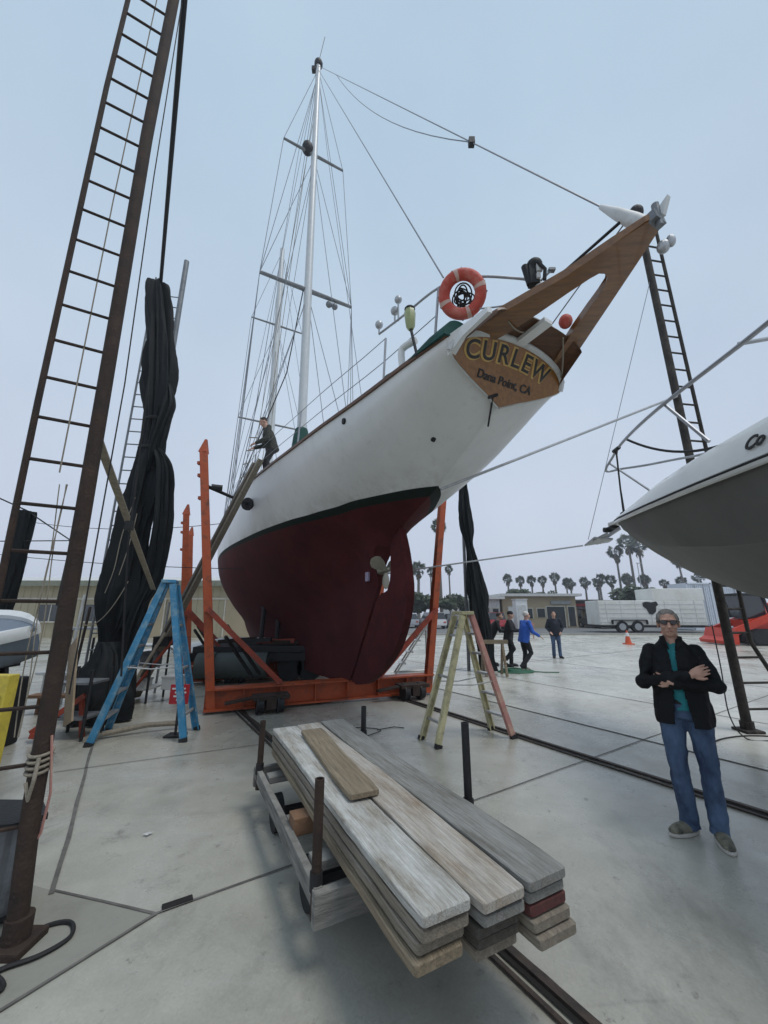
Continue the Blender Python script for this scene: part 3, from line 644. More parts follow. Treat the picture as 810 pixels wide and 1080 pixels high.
lp=MB(); lp.tube([B(3.0,-1.06,4.6),B(3.06,-1.1,5.0)],.018,7); lp.build('lamp_pole','darksteel',schooner)
la=MB(); la.tube([B(3.06,-1.1,5.0),B(3.07,-1.1,5.05),B(3.08,-1.1,5.25),B(3.08,-1.1,5.3)],[.03,.055,.072,.06],8); ll=la.build('lantern','lampgreen',schooner,True)
MB().ell(B(3.08,-1.1,5.31),(.068,.068,.035)).build('lantern_cap','darksteel',ll)
vp=MB(); vp.tube(catmull([B(3.3,-1.08,4.6),B(3.33,-1.08,4.85),B(3.3,-1.06,4.93),B(3.12,-1.0,4.93)],5),.045,10); vp.build('vent_pipe','white',schooner,True)
gc=MB(); gc.loft([[B(2.55+.27*k,-.78-.045*k+.22*math.cos(t),4.62+max(0,math.sin(t))*(.16+.09*math.sin(k*1.3+1))) for t in [PI*q/10 for q in range(11)]] for k in range(5)],close=True); gc.build('canvas_cover','canvasgreen',schooner,True)
ob=MB(); c=B(1.95,-.2,5.2)
ob.ell(c+V((0,0,.15)),(.085,.08,.08)); ob.box(c+V((-.03,0,0)),(.11,.1,.24),None,.02); ob.cyl(c+V((-.11,0,.14)),c+V((-.07,0,-.1)),.035); ob.tube([c+V((.0,-.09,.1)),c+V((.06,-.1,.0)),c+V((.05,-.08,-.12))],.02,6); mo_=ob.build('stern_winch','black',schooner,True)
q=MB(); q.cyl(c+V((.01,0,-.08)),B(1.93,-.15,4.98),.035,.05); q.box(c+V((.02,-.06,.06)),(.06,.04,.1),None,.01); q.box(c+V((.0,-.065,-.05)),(.04,.03,.07),None,.008); q.cyl(B(1.93,-.15,4.98),B(1.93,-.15,4.85),.06,.05); q.build('winch_body','offwhite',mo_)
q=MB(); q.cyl(c+V((.05,0,-.05)),c+V((.17,0,.08)),.012); q.box(c+V((.18,0,.09)),(.07,.05,.03)); q.build('winch_handle','greysteel',mo_)
# loose rope hanging at the transom
MB().tube(sag(B(2.2,-.4,4.74),B(2.3,.02,4.86),.07),.009,5).build('slack_line','rope',schooner); MB().tube(sag(B(2.1,.35,4.75),B(2.5,.8,4.6),.06),.009,5).build('slack_line','rope',schooner)
tag(MB().ell(B(2.05,.36,4.93),(.075,.075,.085)).build('mooring_buoy','ringred',smooth=True),'small red buoy on the schooner stern between the legs of the wooden boomkin','buoy')
# lifebuoy hung on the stern pulpit
rc=B(2.62,-.66,5.28); cen=V((0,0,1.7)); nx=(cen-rc).normalized()
nx=(nx*.8-FW*.35-SB*.25).normalized(); rc=rc+nx*.16; ry=V((0,0,1)); rx=ry.cross(nx).normalized(); ry=nx.cross(rx)
lb=thing('lifebuoy','red ring lifebuoy with pale bands hung on the schooner stern rail','lifebuoy',rc)
def ringpt(a,r): return rc+rx*r*math.cos(a)+ry*r*math.sin(a)
q=MB(); q.tube([ringpt(2*PI*k/40,.205) for k in range(40)],.066,14,True); q.build('ring','ringred',lb,True)
for a in (.2,1.75,3.4,4.9):
    q=MB(); q.tube([ringpt(a+.2*k/5,.205) for k in range(6)],.069,14); q.build('band','ringtape',lb,True)
gl=MB(); 
for k in range(4):
    a=.98+k*PI/2; gl.tube(sag(ringpt(a-.6,.276),ringpt(a+.6,.276),.02,6),.007,5)
gl.build('grab_line','darkrope',lb)
# coil of dark line behind the lifebuoy
q=MB()
rgc=random.Random(5)
for k in range(9):
    R_=Matrix.Rotation(rgc.uniform(-.7,.7),3,rx)@Matrix.Rotation(rgc.uniform(-.7,.7),3,ry); a_=rgc.uniform(.05,.12); b_=rgc.uniform(.05,.12); o_=rx*rgc.uniform(-.03,.03)+ry*rgc.uniform(-.03,.03)
    q.tube([rc-nx*.1+o_+R_@(rx*a_*math.cos(t)+ry*b_*math.sin(t)) for t in [2*PI*n/20 for n in range(20)]],.0085,6,True)
tag(q.build('rope_coil','darkrope'),'dark coil of line hanging inside the lifebuoy ring on the schooner stern','rope')
# ------------------------------------------------------------------ cradle cars under the schooner
def cradle(label,L,R,hl,hr,lean,arm=None,front=True):
    L=V(L);R=V(R);d=(R-L).normalized(); n=V((-d.y,d.x,0))    # n points away from the camera
    t=thing('cradle_car',label,'boat cradle',(L+R)/2,'cradle cars on the yard rails')
    q=MB(); q.bar(L+V((0,0,.39)),R+V((0,0,.39)),.3,.03); q.bar(L+V((0,0,.06)),R+V((0,0,.06)),.3,.03); q.bar(L+V((0,0,.225)),R+V((0,0,.225)),.03,.3)
    for k in range(1,7):
        p=L.lerp(R,k/7); q.box(p+V((0,0,.225)),(.02,.27,.3),Matrix((d,n,V((0,0,1)))).transposed())
    bo=q.build('beam','orange',t)
    for e,s,h in ((L,-1,hl),(R,1,hr)):
        p0=e-d*s*.12-n*.03; top=p0+d*s*lean*(h/4.8)+V((0,0,h))
        q=MB(); q.bar(p0+V((0,0,.04)),top,.15,.15,up=n,bev=.01); po=q.build('post','orange',t)
        if s<0:
            w=MB(); w.loft([[top+V((x*.075,y*.075,-.02)) for x,y in ((-1,-1),(1,-1),(1,1),(-1,1))],[top+V((x*.02+.02,y*.02,.26)) for x,y in ((-1,-1),(1,-1),(1,1),(-1,1))]])
            for zz in (.25,.5,.95): w.box(p0.lerp(top,1-zz/h)-d*.085,(.05,.08,.06))
            w.build('post_clamp','orange',po)
        q=MB(); a=p0+d*s*lean*(1.75/4.8)+V((0,0,1.75))-n*.12; q.bar(a,e-d*s*1.25-n*.12+V((0,0,.44)),.09,.09); q.build('brace','redpost',t)
        if s<0:
            q=MB(); q.bar(p0+V((.05,.2,1.45)),p0+d*.9+n*1.3+V((0,0,.4)),.05,.05); q.bar(p0+V((.05,.2,1.25)),p0+d*.75+n*1.3+V((0,0,.35)),.05,.05); q.build('brace','darksteel',t)
        if arm and s<0:
            q=MB(); z=arm[0]; a=p0+d*s*lean*(z/4.8)+V((0,0,z)); q.cyl(a+d*.05,arm[1],.035,.03); q.cyl(arm[1]-(arm[1]-a).normalized()*.06,arm[1],.15,.15,12); q.tube([a+d*.12,a+d*.32],.06,8); q.build('screw_pad','darksteel',t)
    for u in (.24,.86):
        c=L.lerp(R,u)-n*.34
        q=MB(); q.box(c+V((0,0,.26)),(.62,.34,.07),Matrix((d,n,V((0,0,1)))).transposed(),.01); q.box(c+V((-.0,.0,.18)),(.16,.4,.18),Matrix((d,n,V((0,0,1)))).transposed()); q.bar(c-d*.75+V((0,0,.2)),c-d*.2+V((0,0,.27)),.16,.03); tk=q.build('truck','rust',t)
        for s in (-1,1):
            w=MB(); ax=c+d*.16*s*0+n*(-.05)+d*.17*s+V((0,0,.15)); w.cyl(ax-d*.05,ax+d*.05,.14,.14,20); w.cyl(ax-d*.07,ax-d*.04,.165,.165,20); w.build('wheel','darksteel',tk)
    q=MB(); q.bar(L.lerp(R,.42)+V((0,0,.43)),L.lerp(R,.72)+V((0,0,.43)),.3,.05); q.build('keel_block','brownwood',t) if not front else q.bm.free()
    return t
cradle('orange cradle car nearest the camera, its left post screw-padded against the white hull',(-3.11,7.25,0),(1.02,8.95,0),4.75,4.4,.62,(4.05,B(8.75,-2.03,4.1)))
cradle('second orange cradle car, its red post standing beyond the tall orange post',(-5.0,10.0,0),(-.2,12.3,0),4.2,3.2,.45)
cradle('third orange cradle car, farthest, with the shortest red post',(-6.15,12.6,0),(-1.4,14.9,0),4.15,3.2,.45)
# pair of long timbers slung along the schooner's side
def timber(p0,p1,w,h,mname,label,cat='timber',group=None,name='timber',bev=.008):
    p0=V(p0);p1=V(p1);d=p1-p0;L=d.length;x=d.normalized();y=V((0,0,1)).cross(x).normalized();z=x.cross(y)
    q=MB(); n=max(2,int(L/.35))
    q.box((0,0,0),(L,w,h),None,bev)
    o=q.build(name,mname,base=(0,0,0)); o.matrix_world=Matrix.Translation((p0+p1)/2)@Matrix((x,y,z)).transposed().to_4x4()
    return tag(o,label,cat,group)
timber((-5.0,8.45,.03),B(7.3,-2.06,4.68),.13,.045,'beige_beam','long broad beige plank leaning from the ground up to the schooner rail','timber','planks leaning on the schooner rail')
timber((-5.2,8.6,.03),B(7.5,-2.15,4.66),.09,.05,'timber','thinner grey plank leaning beside the beige one against the schooner rail','timber','planks leaning on the schooner rail')
# ------------------------------------------------------------------ lumber cart and planks
PX=V((-.456,.89,0)).normalized(); PY=V((PX.y,-PX.x,0))      # PX away from camera, PY to the right
C0=V((-.34,2.37,0))
cart=thing('lumber_cart','low grey timber cart with four pipe stakes carrying the stack of scaffold planks','cart',C0+PX*.9+PY*.5)
def cp(a,b,z): return C0+PX*a+PY*b+V((0,0,z))
def lbar(a0,b0,z0,a1,b1,z1,w,h,name,m,par=cart,bev=.006): return MB().bar(cp(a0,b0,z0),cp(a1,b1,z1),w,h,bev=bev).build(name,m,par)
lbar(-.02,.0,.3,1.72,.0,.3,.045,.1,'side_rail','cartwood'); lbar(-.02,1.0,.3,1.72,1.0,.3,.045,.1,'side_rail','cartwood')
lbar(-.03,-.03,.27,-.03,1.03,.27,.05,.15,'end_rail','cartwood'); lbar(1.75,-.03,.27,1.75,1.03,.27,.05,.15,'end_rail','cartwood'); 
lbar(.2,.03,.345,.2,.97,.345,.12,.05,'cross_bearer','cartwood'); lbar(1.45,.03,.345,1.45,.97,.345,.12,.05,'cross_bearer','cartwood')
lbar(.62,.02,.36,.62,.2,.36,.13,.1,'bearer_block','brownwood'); lbar(.62,.8,.36,.62,.98,.36,.13,.1,'bearer_block','brownwood')
lbar(.75,.03,.31,.75,.97,.31,.1,.06,'cross_bearer','cartwood')
for a in (.42,1.35):
    for b in (.1,.9):
        q=MB(); q.cyl(cp(a,b-.035,.13),cp(a,b+.035,.13),.13,.13,20); q.build('wheel','black',cart,True,angle=40)
    lbar(a,.06,.13,a,.94,.13,.05,.05,'axle','darksteel')
for a,b,zb,zt in ((0.02,.0,.2,.82),(.02,1.0,.2,.98),(1.66,0.,.2,.74),(1.66,1.0,.2,.76)):
    q=MB(); R0=.026
    p0=cp(a,b,zb);p1=cp(a,b,zt)
    n=16; ring=[(math.cos(2*PI*k/n),math.sin(2*PI*k/n)) for k in range(n)]
    q.loft([[p0+V((x*R0,y*R0,0)) for x,y in ring],[p1+V((x*R0,y*R0,0)) for x,y in ring],[p1+V((x*R0*.7,y*R0*.7,0)) for x,y in ring],[p1+V((x*R0*.7,y*R0*.7,-.08)) for x,y in ring]]); st=q.build('stake','rust' if b==0 else 'darksteel',cart,True,angle=30)
    q=MB(); q.cyl(p0+V((0,0,.12)),p0+V((0,0,.12+.22*(b>0))) if b>0 else p0+V((0,0,.2)),.034,.034); q.build('stake_socket','darksteel',st)
# planks: (lateral offset of centre, layer, length start (towards camera), material, label)
PW=.233; TH=.04; Z0=.375
def plank(a0,a1,b,z,mname,label,w=PW,th=TH,yaw=0.,tilt=0.,warp=.006,group='stacked scaffold planks'):
    L=a1-a0; q=MB(); n=int(L/.12); rg=random.Random(label)
    prof=[]
    for i in range(n+1):
        x=-L/2+L*i/n; e=min(i,n-i); sh=1-(.0 if e>0 else .05); dy=rg.uniform(-.0025,.0025); dz=math.sin(i*.35+b*9)*warp
        hw=w/2*sh; c=.005
        if e==0: x+= (.012 if i==0 else -.012)*0
        prof.append([V((x,dy-hw+c,dz-th/2)),V((x,dy-hw,dz-th/2+c)),V((x,dy-hw+rg.uniform(-.001,.001),dz+th/2-c)),V((x,dy-hw+c,dz+th/2)),V((x,dy+hw-c,dz+th/2)),V((x,dy+hw,dz+th/2-c)),V((x,dy+hw,dz-th/2+c)),V((x,dy+hw-c,dz-th/2))])
    # rounded corners at the near end
    near=[]
    for s,f in ((-.012,.97),(-.018,.9)):
        near.insert(0,[V((p.x+s,p.y*f,p.z*(.96 if f>.9 else .8))) for p in prof[0]])
    prof=near+prof
    q.loft(prof); o=q.build('plank',mname,base=(0,0,0),smooth=True,angle=32)
    R=Matrix((PX,-PY,V((0,0,1)))).transposed().to_4x4()
    o.matrix_world=Matrix.Translation(cp((a0+a1)/2,b,z))@R@Matrix.Rotation(yaw+rg.uniform(-.005,.005),4,'Z')@Matrix.Rotation(rg.uniform(-.012,.012),4,'X')@Matrix.Rotation(tilt,4,'Y')
    return tag(o,label,'plank',group)
b1,b2,b3=.25,.502,.752
def zl(k): return Z0+TH*(k+.5)+.007*k
# bottom to top, left pile
plank(-.66,1.75,b1+.015,zl(0),'pl_dark','darkest plank at the bottom of the left pile, its near end hanging lowest')
plank(-.745,1.80,b1-.02,zl(1),'pl_tan','tan plank second from the bottom of the left pile, narrow lit edge showing')
plank(-.73,1.85,b1-.005,zl(2),'pl_brown','brown plank third from the bottom of the left pile on the lumber cart')
plank(-.755,1.85,b1+.0,zl(3),'pl_brown','plank directly beneath the white painted one, with a staple mark on its end')
plank(-.765,1.88,b1+.005,zl(4)+.006,'pl_white','white painted plank on top of the left pile, flaking along its edge',w=.24)
# middle pile
plank(-.73,1.75,b2+.01,zl(0),'pl_brown','bottom plank of the middle pile, dull brown end')
plank(-.75,1.75,b2+.015,zl(1),'pl_dark','dark plank second from the bottom of the middle pile')
plank(-.765,1.8,b2+.0,zl(2),'pl_dark','nearly black plank in the middle of the middle pile')
plank(-.79,1.82,b2+.01,zl(3),'pl_grey','pale grey plank just under the top of the middle pile')
plank(-.80,1.9,b2+.0,zl(4)+.004,'pl_pale','pale plank on top of the middle pile with a reddish near end')
# right pile
plank(-.82,1.7,b3+.02,zl(0),'pl_brown','bottom plank of the right pile, sticking out farthest to the right')
plank(-.80,1.75,b3+.015,zl(1),'pl_brown','brown plank second from the bottom of the right pile, under the red one')
plank(-.785,1.75,b3+.005,zl(2),'pl_red','dark red painted plank in the middle of the right pile')
plank(-.785,1.8,b3+.005,zl(3),'pl_grey','grey plank between the dark red plank and the top of the right pile')
plank(-.80,1.9,b3-.0,zl(4)+.002,'pl_grey','weathered grey plank on top of the right pile',w=.238)
plank(.17,1.52,.375,zl(4)+.052,'pl_tan','short loose brown plank lying askew across the top of the stack',w=.2,th=.034,yaw=-.06,group='loose plank')
# ------------------------------------------------------------------ stepladders
def stepladder(label,name,fb,ft,rb,rt_,n,mf,mr,mt,rs=.075):
    """fb/ft: bottom and top of the two front rails; rb/rt_: of the two rear rails"""
    fb=[V(p) for p in fb];ft=[V(p) for p in ft];rb=[V(p) for p in rb];rt_=[V(p) for p in rt_]
    t=thing('stepladder',label,'stepladder',(fb[0]+fb[1]+rb[0]+rb[1])/4)
    for P,T,m in ((fb,ft,mf),(rb,rt_,mr)):
        side=(P[1]-P[0]).normalized(); face=side.cross((T[0]-P[0]).normalized()).normalized()
        for k in (0,1):
            q=MB(); q.bar(P[k],T[k],rs,.022,up=side,bev=.004)
            sg=1 if k==0 else -1
            q.bar(P[k]+side*sg*.02+face*(rs/2-.004),T[k]+side*sg*.02+face*(rs/2-.004),.014,.04,up=side); q.bar(P[k]+side*sg*.02-face*(rs/2-.004),T[k]+side*sg*.02-face*(rs/2-.004),.014,.04,up=side)
            r=q.build('rail',m[k] if isinstance(m,tuple) else m,t)
            d=(T[k]-P[k]).normalized(); MB().bar(P[k]-d*.005,P[k]+d*.05,rs+.015,.05,up=side).build('foot','black',r)
    for k in range(1,n):
        a=fb[0].lerp(ft[0],k/n);b=fb[1].lerp(ft[1],k/n); MB().bar(a,b,.085,.028).build('step','alu',t)
    for k in range(1,n,2):
        a=rb[0].lerp(rt_[0],k/n);b=rb[1].lerp(rt_[1],k/n); MB().bar(a,b,.03,.03).build('rear_bar','alu',t)
    c=(ft[0]+ft[1]+rt_[0]+rt_[1])/4; d=(ft[1]-ft[0]); x=d.normalized(); y=V((0,0,1)).cross(x)
    MB().box(c+V((0,0,.03)),(d.length+.06,.2,.05),Matrix((x,y,V((0,0,1)))).transposed(),.01).build('top_cap',mt,t)
    for k in (0,1):
        a=fb[k].lerp(ft[k],.45);b=rb[k].lerp(rt_[k],.45); m_=(a+b)/2+V((0,0,-.03)); MB().tube([a,m_,b],.009,5).build('spreader_arm','alu',t)
    return t
stepladder('tall blue fibreglass stepladder standing left of the orange post','stepladder',[(-3.84,5.58,0),(-4.04,6.23,0)],[(-3.31,5.86,2.12),(-3.42,6.14,2.12)],[(-2.70,5.77,0),(-2.78,6.32,0)],[(-3.18,5.86,2.10),(-3.26,6.14,2.10)],7,'blueladder','blueladder','blueladder',.085)
stepladder('pale yellow fibreglass stepladder with one faded red leg standing behind the lumber cart','stepladder',[(1.80,5.92,0),(1.59,6.32,0)],[(1.29,5.84,1.66),(1.20,6.06,1.66)],[(.69,5.51,0),(.51,5.88,0)],[(1.15,5.76,1.64),(1.05,5.98,1.64)],6,('pinkladder','yellowladder'),'yellowladder','yellowladder',.08)
sg=MB(); sg.box((-2.94,6.0,.55),(.27,.02,.26),None,.004); s_=sg.build('warning_sign','signred'); tag(s_,'small red and white notice by the right legs of the blue stepladder','sign')
q=MB()
for k in range(4): q.box((-2.94+(.02 if k%2 else -.01),5.986,.625-.05*k),(.19-.03*k,.006,.022))
q.build('notice_lines','signwhite',s_)
q=MB(); q.bar((-2.94,6.02,.0),(-2.94,6.02,.5),.03,.02); q.box((-2.94,6.03,.012),(.25,.2,.024)); q.build('sign_stand','darksteel',s_)
# ------------------------------------------------------------------ ladder masts
def ladder_mast(label,base,rail_off,h,h_rail,r,rr,zs,rail_bend=None,m='rust',lean=None):
    b=V(base); t=thing('ladder_mast',label,'ladder mast',b,'tall steel masts with ladder rungs'); ro=V(rail_off)
    q=MB(); n=14
    lp=lean or [(0,0),(h*.5,0),(h,0)]
    def bx(z):
        for (z0,x0),(z1,x1) in zip(lp,lp[1:]):
            if z<=z1: return x0+(x1-x0)*(z-z0)/(z1-z0)
        return lp[-1][1]
    q.tube([b+V((x,0,z)) for z,x in lp],[r]*len(lp),n); q.build('pole',m,t,True)
    q=MB(); q.box(b+V((0,0,.02)),(r*4.2,r*4.2,.04),None,.01); q.tube([b,b+V((0,0,.14))],r*1.35,n); q.build('base_plate',m,t)
    path=[b+ro+V((bx(z)*1.0,0,z)) for z in (.0,h_rail*.3,h_rail*.6,h_rail)] if rail_bend is None else [b+V(p) for p in rail_bend]
    q=MB(); q.tube(path,rr,8); q.build('side_rail',m,t,True)
    for z in zs:
        if rail_bend is None: e=b+ro+V((bx(z),0,z))
        else:
            e=path[-1]
            for A,C in zip(path,path[1:]):
                if A.z<=b.z+z<=C.z: e=A.lerp(C,(b.z+z-A.z)/(C.z-A.z))
        MB().tube([b+V((bx(z),0,z)),e],rr*.62,6).build('rung',m,t)
    return t
lm1=ladder_mast('rusty brown ladder mast nearest the camera, crossing the left edge of the picture',(-1.93,2.51,0),(-.30,-.17,0),10.5,10.3,.047,.019,[.55+.303*k for k in range(31)],lean=[(0,0),(.6,-.05),(2.5,-.105),(4.2,-.16),(5.85,-.215),(7.8,-.24),(10.5,-.27)])
lm2=ladder_mast('grey ladder mast at right behind the motorboat, bent rail at its foot',(5.32,6.23,0),(.35,.1,0),9.75,9.4,.064,.03,[.3+.36*k for k in range(26)],[(.75,.05,0),(.66,.05,.62),(.38,.06,1.25),(.36,.06,9.4)],m='rustdark')
MB().ell((5.29,6.23,9.8),(.14,.14,.16)).build('top_cap','darksteel',lm2)
lm3=ladder_mast('thin ladder mast standing behind the black tarpaulin bundle',(-4.95,7.75,0),(-.62,-.1,0),10.2,9.6,.06,.022,[.4+.3*k for k in range(30)],m='greysteel')
# ropes on the near mast
q=MB(); q.tube([(-2.30,2.46,7.9),(-2.25,2.44,5),(-2.17,2.42,2.6)],.005,5)
for k in range(3): q.tube([V((-2.09-.03*(z-1)+.015*math.sin(z*5+k*2)-.02*k,2.46,z)) for z in [1.0+.09*i for i in range(18)]],.0035,5)
tag(q.build('hanging_rope','rope'),'pale ropes hanging down the rungs of the nearest ladder mast','rope')
q=MB()
for k in range(4): q.tube([V((-1.99,2.51,.82+.03*k))+V((.055*math.cos(a),.055*math.sin(a),.01*math.sin(a))) for a in [2*PI*i/14 for i in range(14)]],.009,6,True)
q.tube([(-1.95,2.45,.9),(-1.93,2.42,.8),(-1.95,2.43,.7),(-1.99,2.44,.78)],.01,6)
tag(q.build('rope_lashing','rope'),'rope lashed round the lower part of the nearest ladder mast','rope')
MB2=MB(); MB2.tube([(-2.13,2.57,7.9),(-2.08,2.6,5.5),(-2.0,2.62,3.4),(-1.96,2.6,1.2)],.005,5); tag(MB2.build('halyard_line','darkrope'),'thin dark line running down the right side of the nearest ladder mast','rope')
q=MB(); q.tube([(-1.95,2.8,3.6),(-2.02,3.0,2.2),(-2.1,3.3,1.2)],.008,5); q.box((-1.99,2.93,2.35),(.05,.04,.07)); tag(q.build('hanging_strap','darkrope'),'thin dark strap with a knot hanging just right of the nearest ladder mast','strap')
q=MB(); q.tube([(-1.94,2.5,1.0),(-1.9,2.52,.7),(-1.92,2.53,.5),(-1.97,2.5,.38)],.007,5); tag(q.build('cord','pinkladder'),'thin reddish cord looped beside the foot of the nearest ladder mast','cord')
# beige webbing strap from the near mast to the ground side
q=MB(); q.bar((-2.07,2.52,2.95),(-3.45,5.85,2.02),.06,.015); tag(q.build('webbing_strap','beige_beam'),'broad beige strap running from the nearest ladder mast down to the blue stepladder','strap')
# thick black hoisting line to the tarpaulin
q=MB(); q.tube([(-2.12,2.5,9.2),(-2.3,2.75,8.95),(-5.0,7.05,8.7)],.035,8); tag(q.build('hoisting_line','black',None,True),'thick black line holding up the tarpaulin bundle','rope')
# black tarpaulins
def folds(c,rx,ry,ph,n=72,amp=.2):
    out=[]
    for k in range(n):
        a=2*PI*k/n; z_=c[2]; f=1+amp*math.sin(6*a+ph+1.5*math.sin(z_*1.7))+amp*.55*math.sin(11*a-ph*1.7)+amp*.4*math.sin(17*a+ph*.6)+.26*noise.noise(V((math.cos(a)*1.8,math.sin(a)*1.8+c[0],z_*.9)))+.2*noise.noise(V((math.cos(a)*5.,math.sin(a)*5.,z_*1.1)))+.05*noise.noise(V((math.cos(a)*3.5,math.sin(a)*3.5,z_*7.)))
        out.append(V(c)+V((rx*f*math.cos(a),ry*f*math.sin(a),0)))
    return out
def tarp(mb,prof,amp=.17):
    ps=catmull([V((x,y,z)) for x,y,z,_,_ in prof],12); rs=catmull([V((rx,ry,0)) for *_,rx,ry in prof],12)
    mb.loft([folds(p,max(.02,r.x),max(.02,r.y),i*.04,amp=amp) for i,(p,r) in enumerate(zip(ps,rs))]); return mb
tl=thing('tarpaulin','long black tarpaulin bundle hanging between the blue stepladder and the nearest ladder mast','tarpaulin',(-4.6,7,0),'black tarpaulins')
q=MB(); tarp(q,[(-5.04,7,8.78,.14,.12),(-5.0,7,8.6,.21,.16),(-4.8,7,7.5,.25,.19),(-4.64,7,6.35,.27,.2),(-4.57,7,5.5,.19,.16),(-4.57,7,4.75,.21,.18),(-4.62,7,4.2,.27,.2),(-4.68,7,3.1,.28,.2),(-4.7,7,2.4,.3,.2),(-4.72,7,1.8,.27,.2),(-4.74,7,1.3,.17,.16),(-4.74,7,1.0,.14,.14)]); q.build('main_bundle','tarp',tl,True,angle=50)
q=MB(); tarp(q,[(-4.42,6.95,6.2,.05,.06),(-4.3,6.9,5.7,.1,.1),(-4.33,6.85,5.2,.09,.1),(-4.4,6.85,4.7,.09,.1),(-4.46,6.9,4.3,.06,.08)],.2); q.build('side_flap','tarp',tl,True,angle=50)
q=MB(); tarp(q,[(-4.36,6.85,4.75,.05,.06),(-4.17,6.85,4.35,.13,.1),(-4.08,6.85,3.7,.14,.12),(-4.04,6.85,3.1,.14,.12),(-4.1,6.9,2.3,.13,.1),(-4.24,6.9,1.8,.1,.1),(-4.35,6.9,1.2,.1,.1),(-4.35,6.9,.8,.1,.1)],.22); q.build('side_flap','tarp',tl,True,angle=50)
q=MB(); tarp(q,[(-4.72,6.9,1.2,.14,.14),(-4.62,6.9,1.0,.26,.22),(-4.6,6.85,.7,.4,.3),(-4.58,6.8,.35,.45,.34),(-4.56,6.8,.03,.44,.36)],.1); q.build('ground_heap','tarp',tl,True,angle=50)
for x,y,z,r in ((-4.57,7,5.4,.2),(-4.57,7,4.78,.22),(-4.74,7,1.15,.17)):
    q=MB()
    for k in range(2): q.tube([V((x+r*1.05*math.cos(a),y+r*.95*math.sin(a),z+.018*k+.02*math.sin(a+k))) for a in [2*PI*i/18 for i in range(18)]],.012,6,True)
    q.build('lashing','darkrope',tl)
q=MB(); q.tube(catmull([(-4.5,6.66,3.7),(-4.58,6.6,3.0),(-4.6,6.58,2.4),(-4.7,6.6,2.0)],4),.006,5); q.tube(catmull([(-4.42,6.66,3.4),(-4.43,6.6,2.8),(-4.5,6.58,2.3)],4),.006,5); q.tube(sag((-4.35,6.62,2.2),(-5.0,6.62,1.5),.25,12),.007,5); q.build('tie_cord','rope',tl)
t2=MB(); tarp(t2,[(2.6,12,6.2,.1,.1),(2.6,12,5.3,.15,.14),(2.64,12,4.3,.17,.14),(2.7,12,3.75,.1,.1),(2.78,12,3.0,.2,.16),(2.85,12,2.3,.25,.18),(2.9,12,1.6,.25,.2),(2.96,12,1.0,.22,.18),(3.0,12,.4,.18,.18),(3.02,12,.03,.22,.22)],.16)
tag(t2.build('tarpaulin','tarp',None,True,angle=60),'narrow black tarpaulin bundle hanging right of the orange post, behind the yellow stepladder','tarpaulin','black tarpaulins')
q=MB(); q.tube([(2.52,12.2,0),(2.6,12.2,6.5)],.05,8); tag(q.build('tarpaulin_pole','greysteel',None,True),'slim grey pole carrying the narrow tarpaulin behind the yellow stepladder','pole')
# guy lines
q=MB(); q.tube([B(4.1,.02,3.44),(5.27,6.17,5.45)],.022,7); tag(q.build('guy_rod','galv',None,True),'pale rod reaching from the schooner stern to the grey ladder mast','rod')
q=MB(); q.tube([(-.15,8.75,2.5),(4.02,7.68,2.99)],.017,7); tag(q.build('mooring_line','galv',None,True),'taut pale line from the motorboat anchor past the schooner rudder','rope')
q=MB(); q.tube(sag((-12,12,4.6),(-4.0,9.6,3.9),.25),.009,5); q.tube(sag((-12,11,3.4),(-3.2,8.9,2.65),.1),.009,5); tag(q.build('guy_wire','darkrope'),'thin dark wires running left of the tall orange post','wire')
q=MB(); q.tube([(5.25,6.2,8.0),(4.1,7.6,3.1)],.006,5); tag(q.build('signal_wire','wire'),'thin wire dropping from the grey ladder mast towards the motorboat bow','wire')
# ------------------------------------------------------------------ motorboat
MBX=4.36; MBY=6.75
def mbp(a,b,z): return V((MBX+b+.0*a,MBY-a,z))     # a aft of the bow, b to starboard (image right)
mbt=thing('motorboat','white motorboat raised on stands at the right, seen from under its bow','motorboat',(MBX,MBY-4.5,0))
# sections: a : (keel z, chine b, chine z, gunwale b, gunwale z, deck z)
MS=[(0.,3.14,.03,3.16,.09,3.22,3.28),(.3,2.84,.18,3.0,.32,3.17,3.25),(.8,2.50,.38,2.83,.62,3.09,3.22),(1.5,2.13,.66,2.62,.92,2.99,3.22),(2.4,1.81,.94,2.42,1.17,2.91,3.25),(3.4,1.69,1.12,2.28,1.32,2.86,3.27),(5.,1.64,1.26,2.2,1.42,2.81,3.29),(9.,1.6,1.3,2.18,1.44,2.78,3.27)]
def mbs(a): return [pchip([m[0] for m in MS],[m[k] for m in MS],a) for k in range(1,7)]
AA=[9*(k/44)**1.7 for k in range(45)]
def side_rows(fn): return [fn(a) for a in AA]
q=MB(); rows=[]
for a in AA:
    kz,cb,cz,gb,gz,dz=mbs(a)
    P=[(gb,gz),(gb*.45+cb*.55+.015,gz*.45+cz*.55-.02),(cb,cz),(cb*.93,cz-.03),(cb*.5,(kz+cz)/2-.02),(0,kz)]
    rows.append([mbp(a,b,z) for b,z in P]+[mbp(a,-b,z) for b,z in P[-2::-1]])
q.loft(rows); q.build('hull_bottom','mbgrey',mbt,True,angle=28)
q=MB(); rows=[]
for a in AA:
    kz,cb,cz,gb,gz,dz=mbs(a); h=dz-gz
    P=[(gb,gz+.012),(gb+.035,gz+.05),(gb+.02,gz+.08),(gb-.03,gz+h*.6),(gb*.93-.07,dz-.02),(gb*.85-.1,dz)]
    P=[(max(b,.004),z) for b,z in P]
    rows.append([mbp(a,b,z) for b,z in P]+[mbp(a,-b,z) for b,z in P[::-1]])
q.loft(rows); q.build('deck','mbwhite',mbt,True,angle=35)
q=MB()
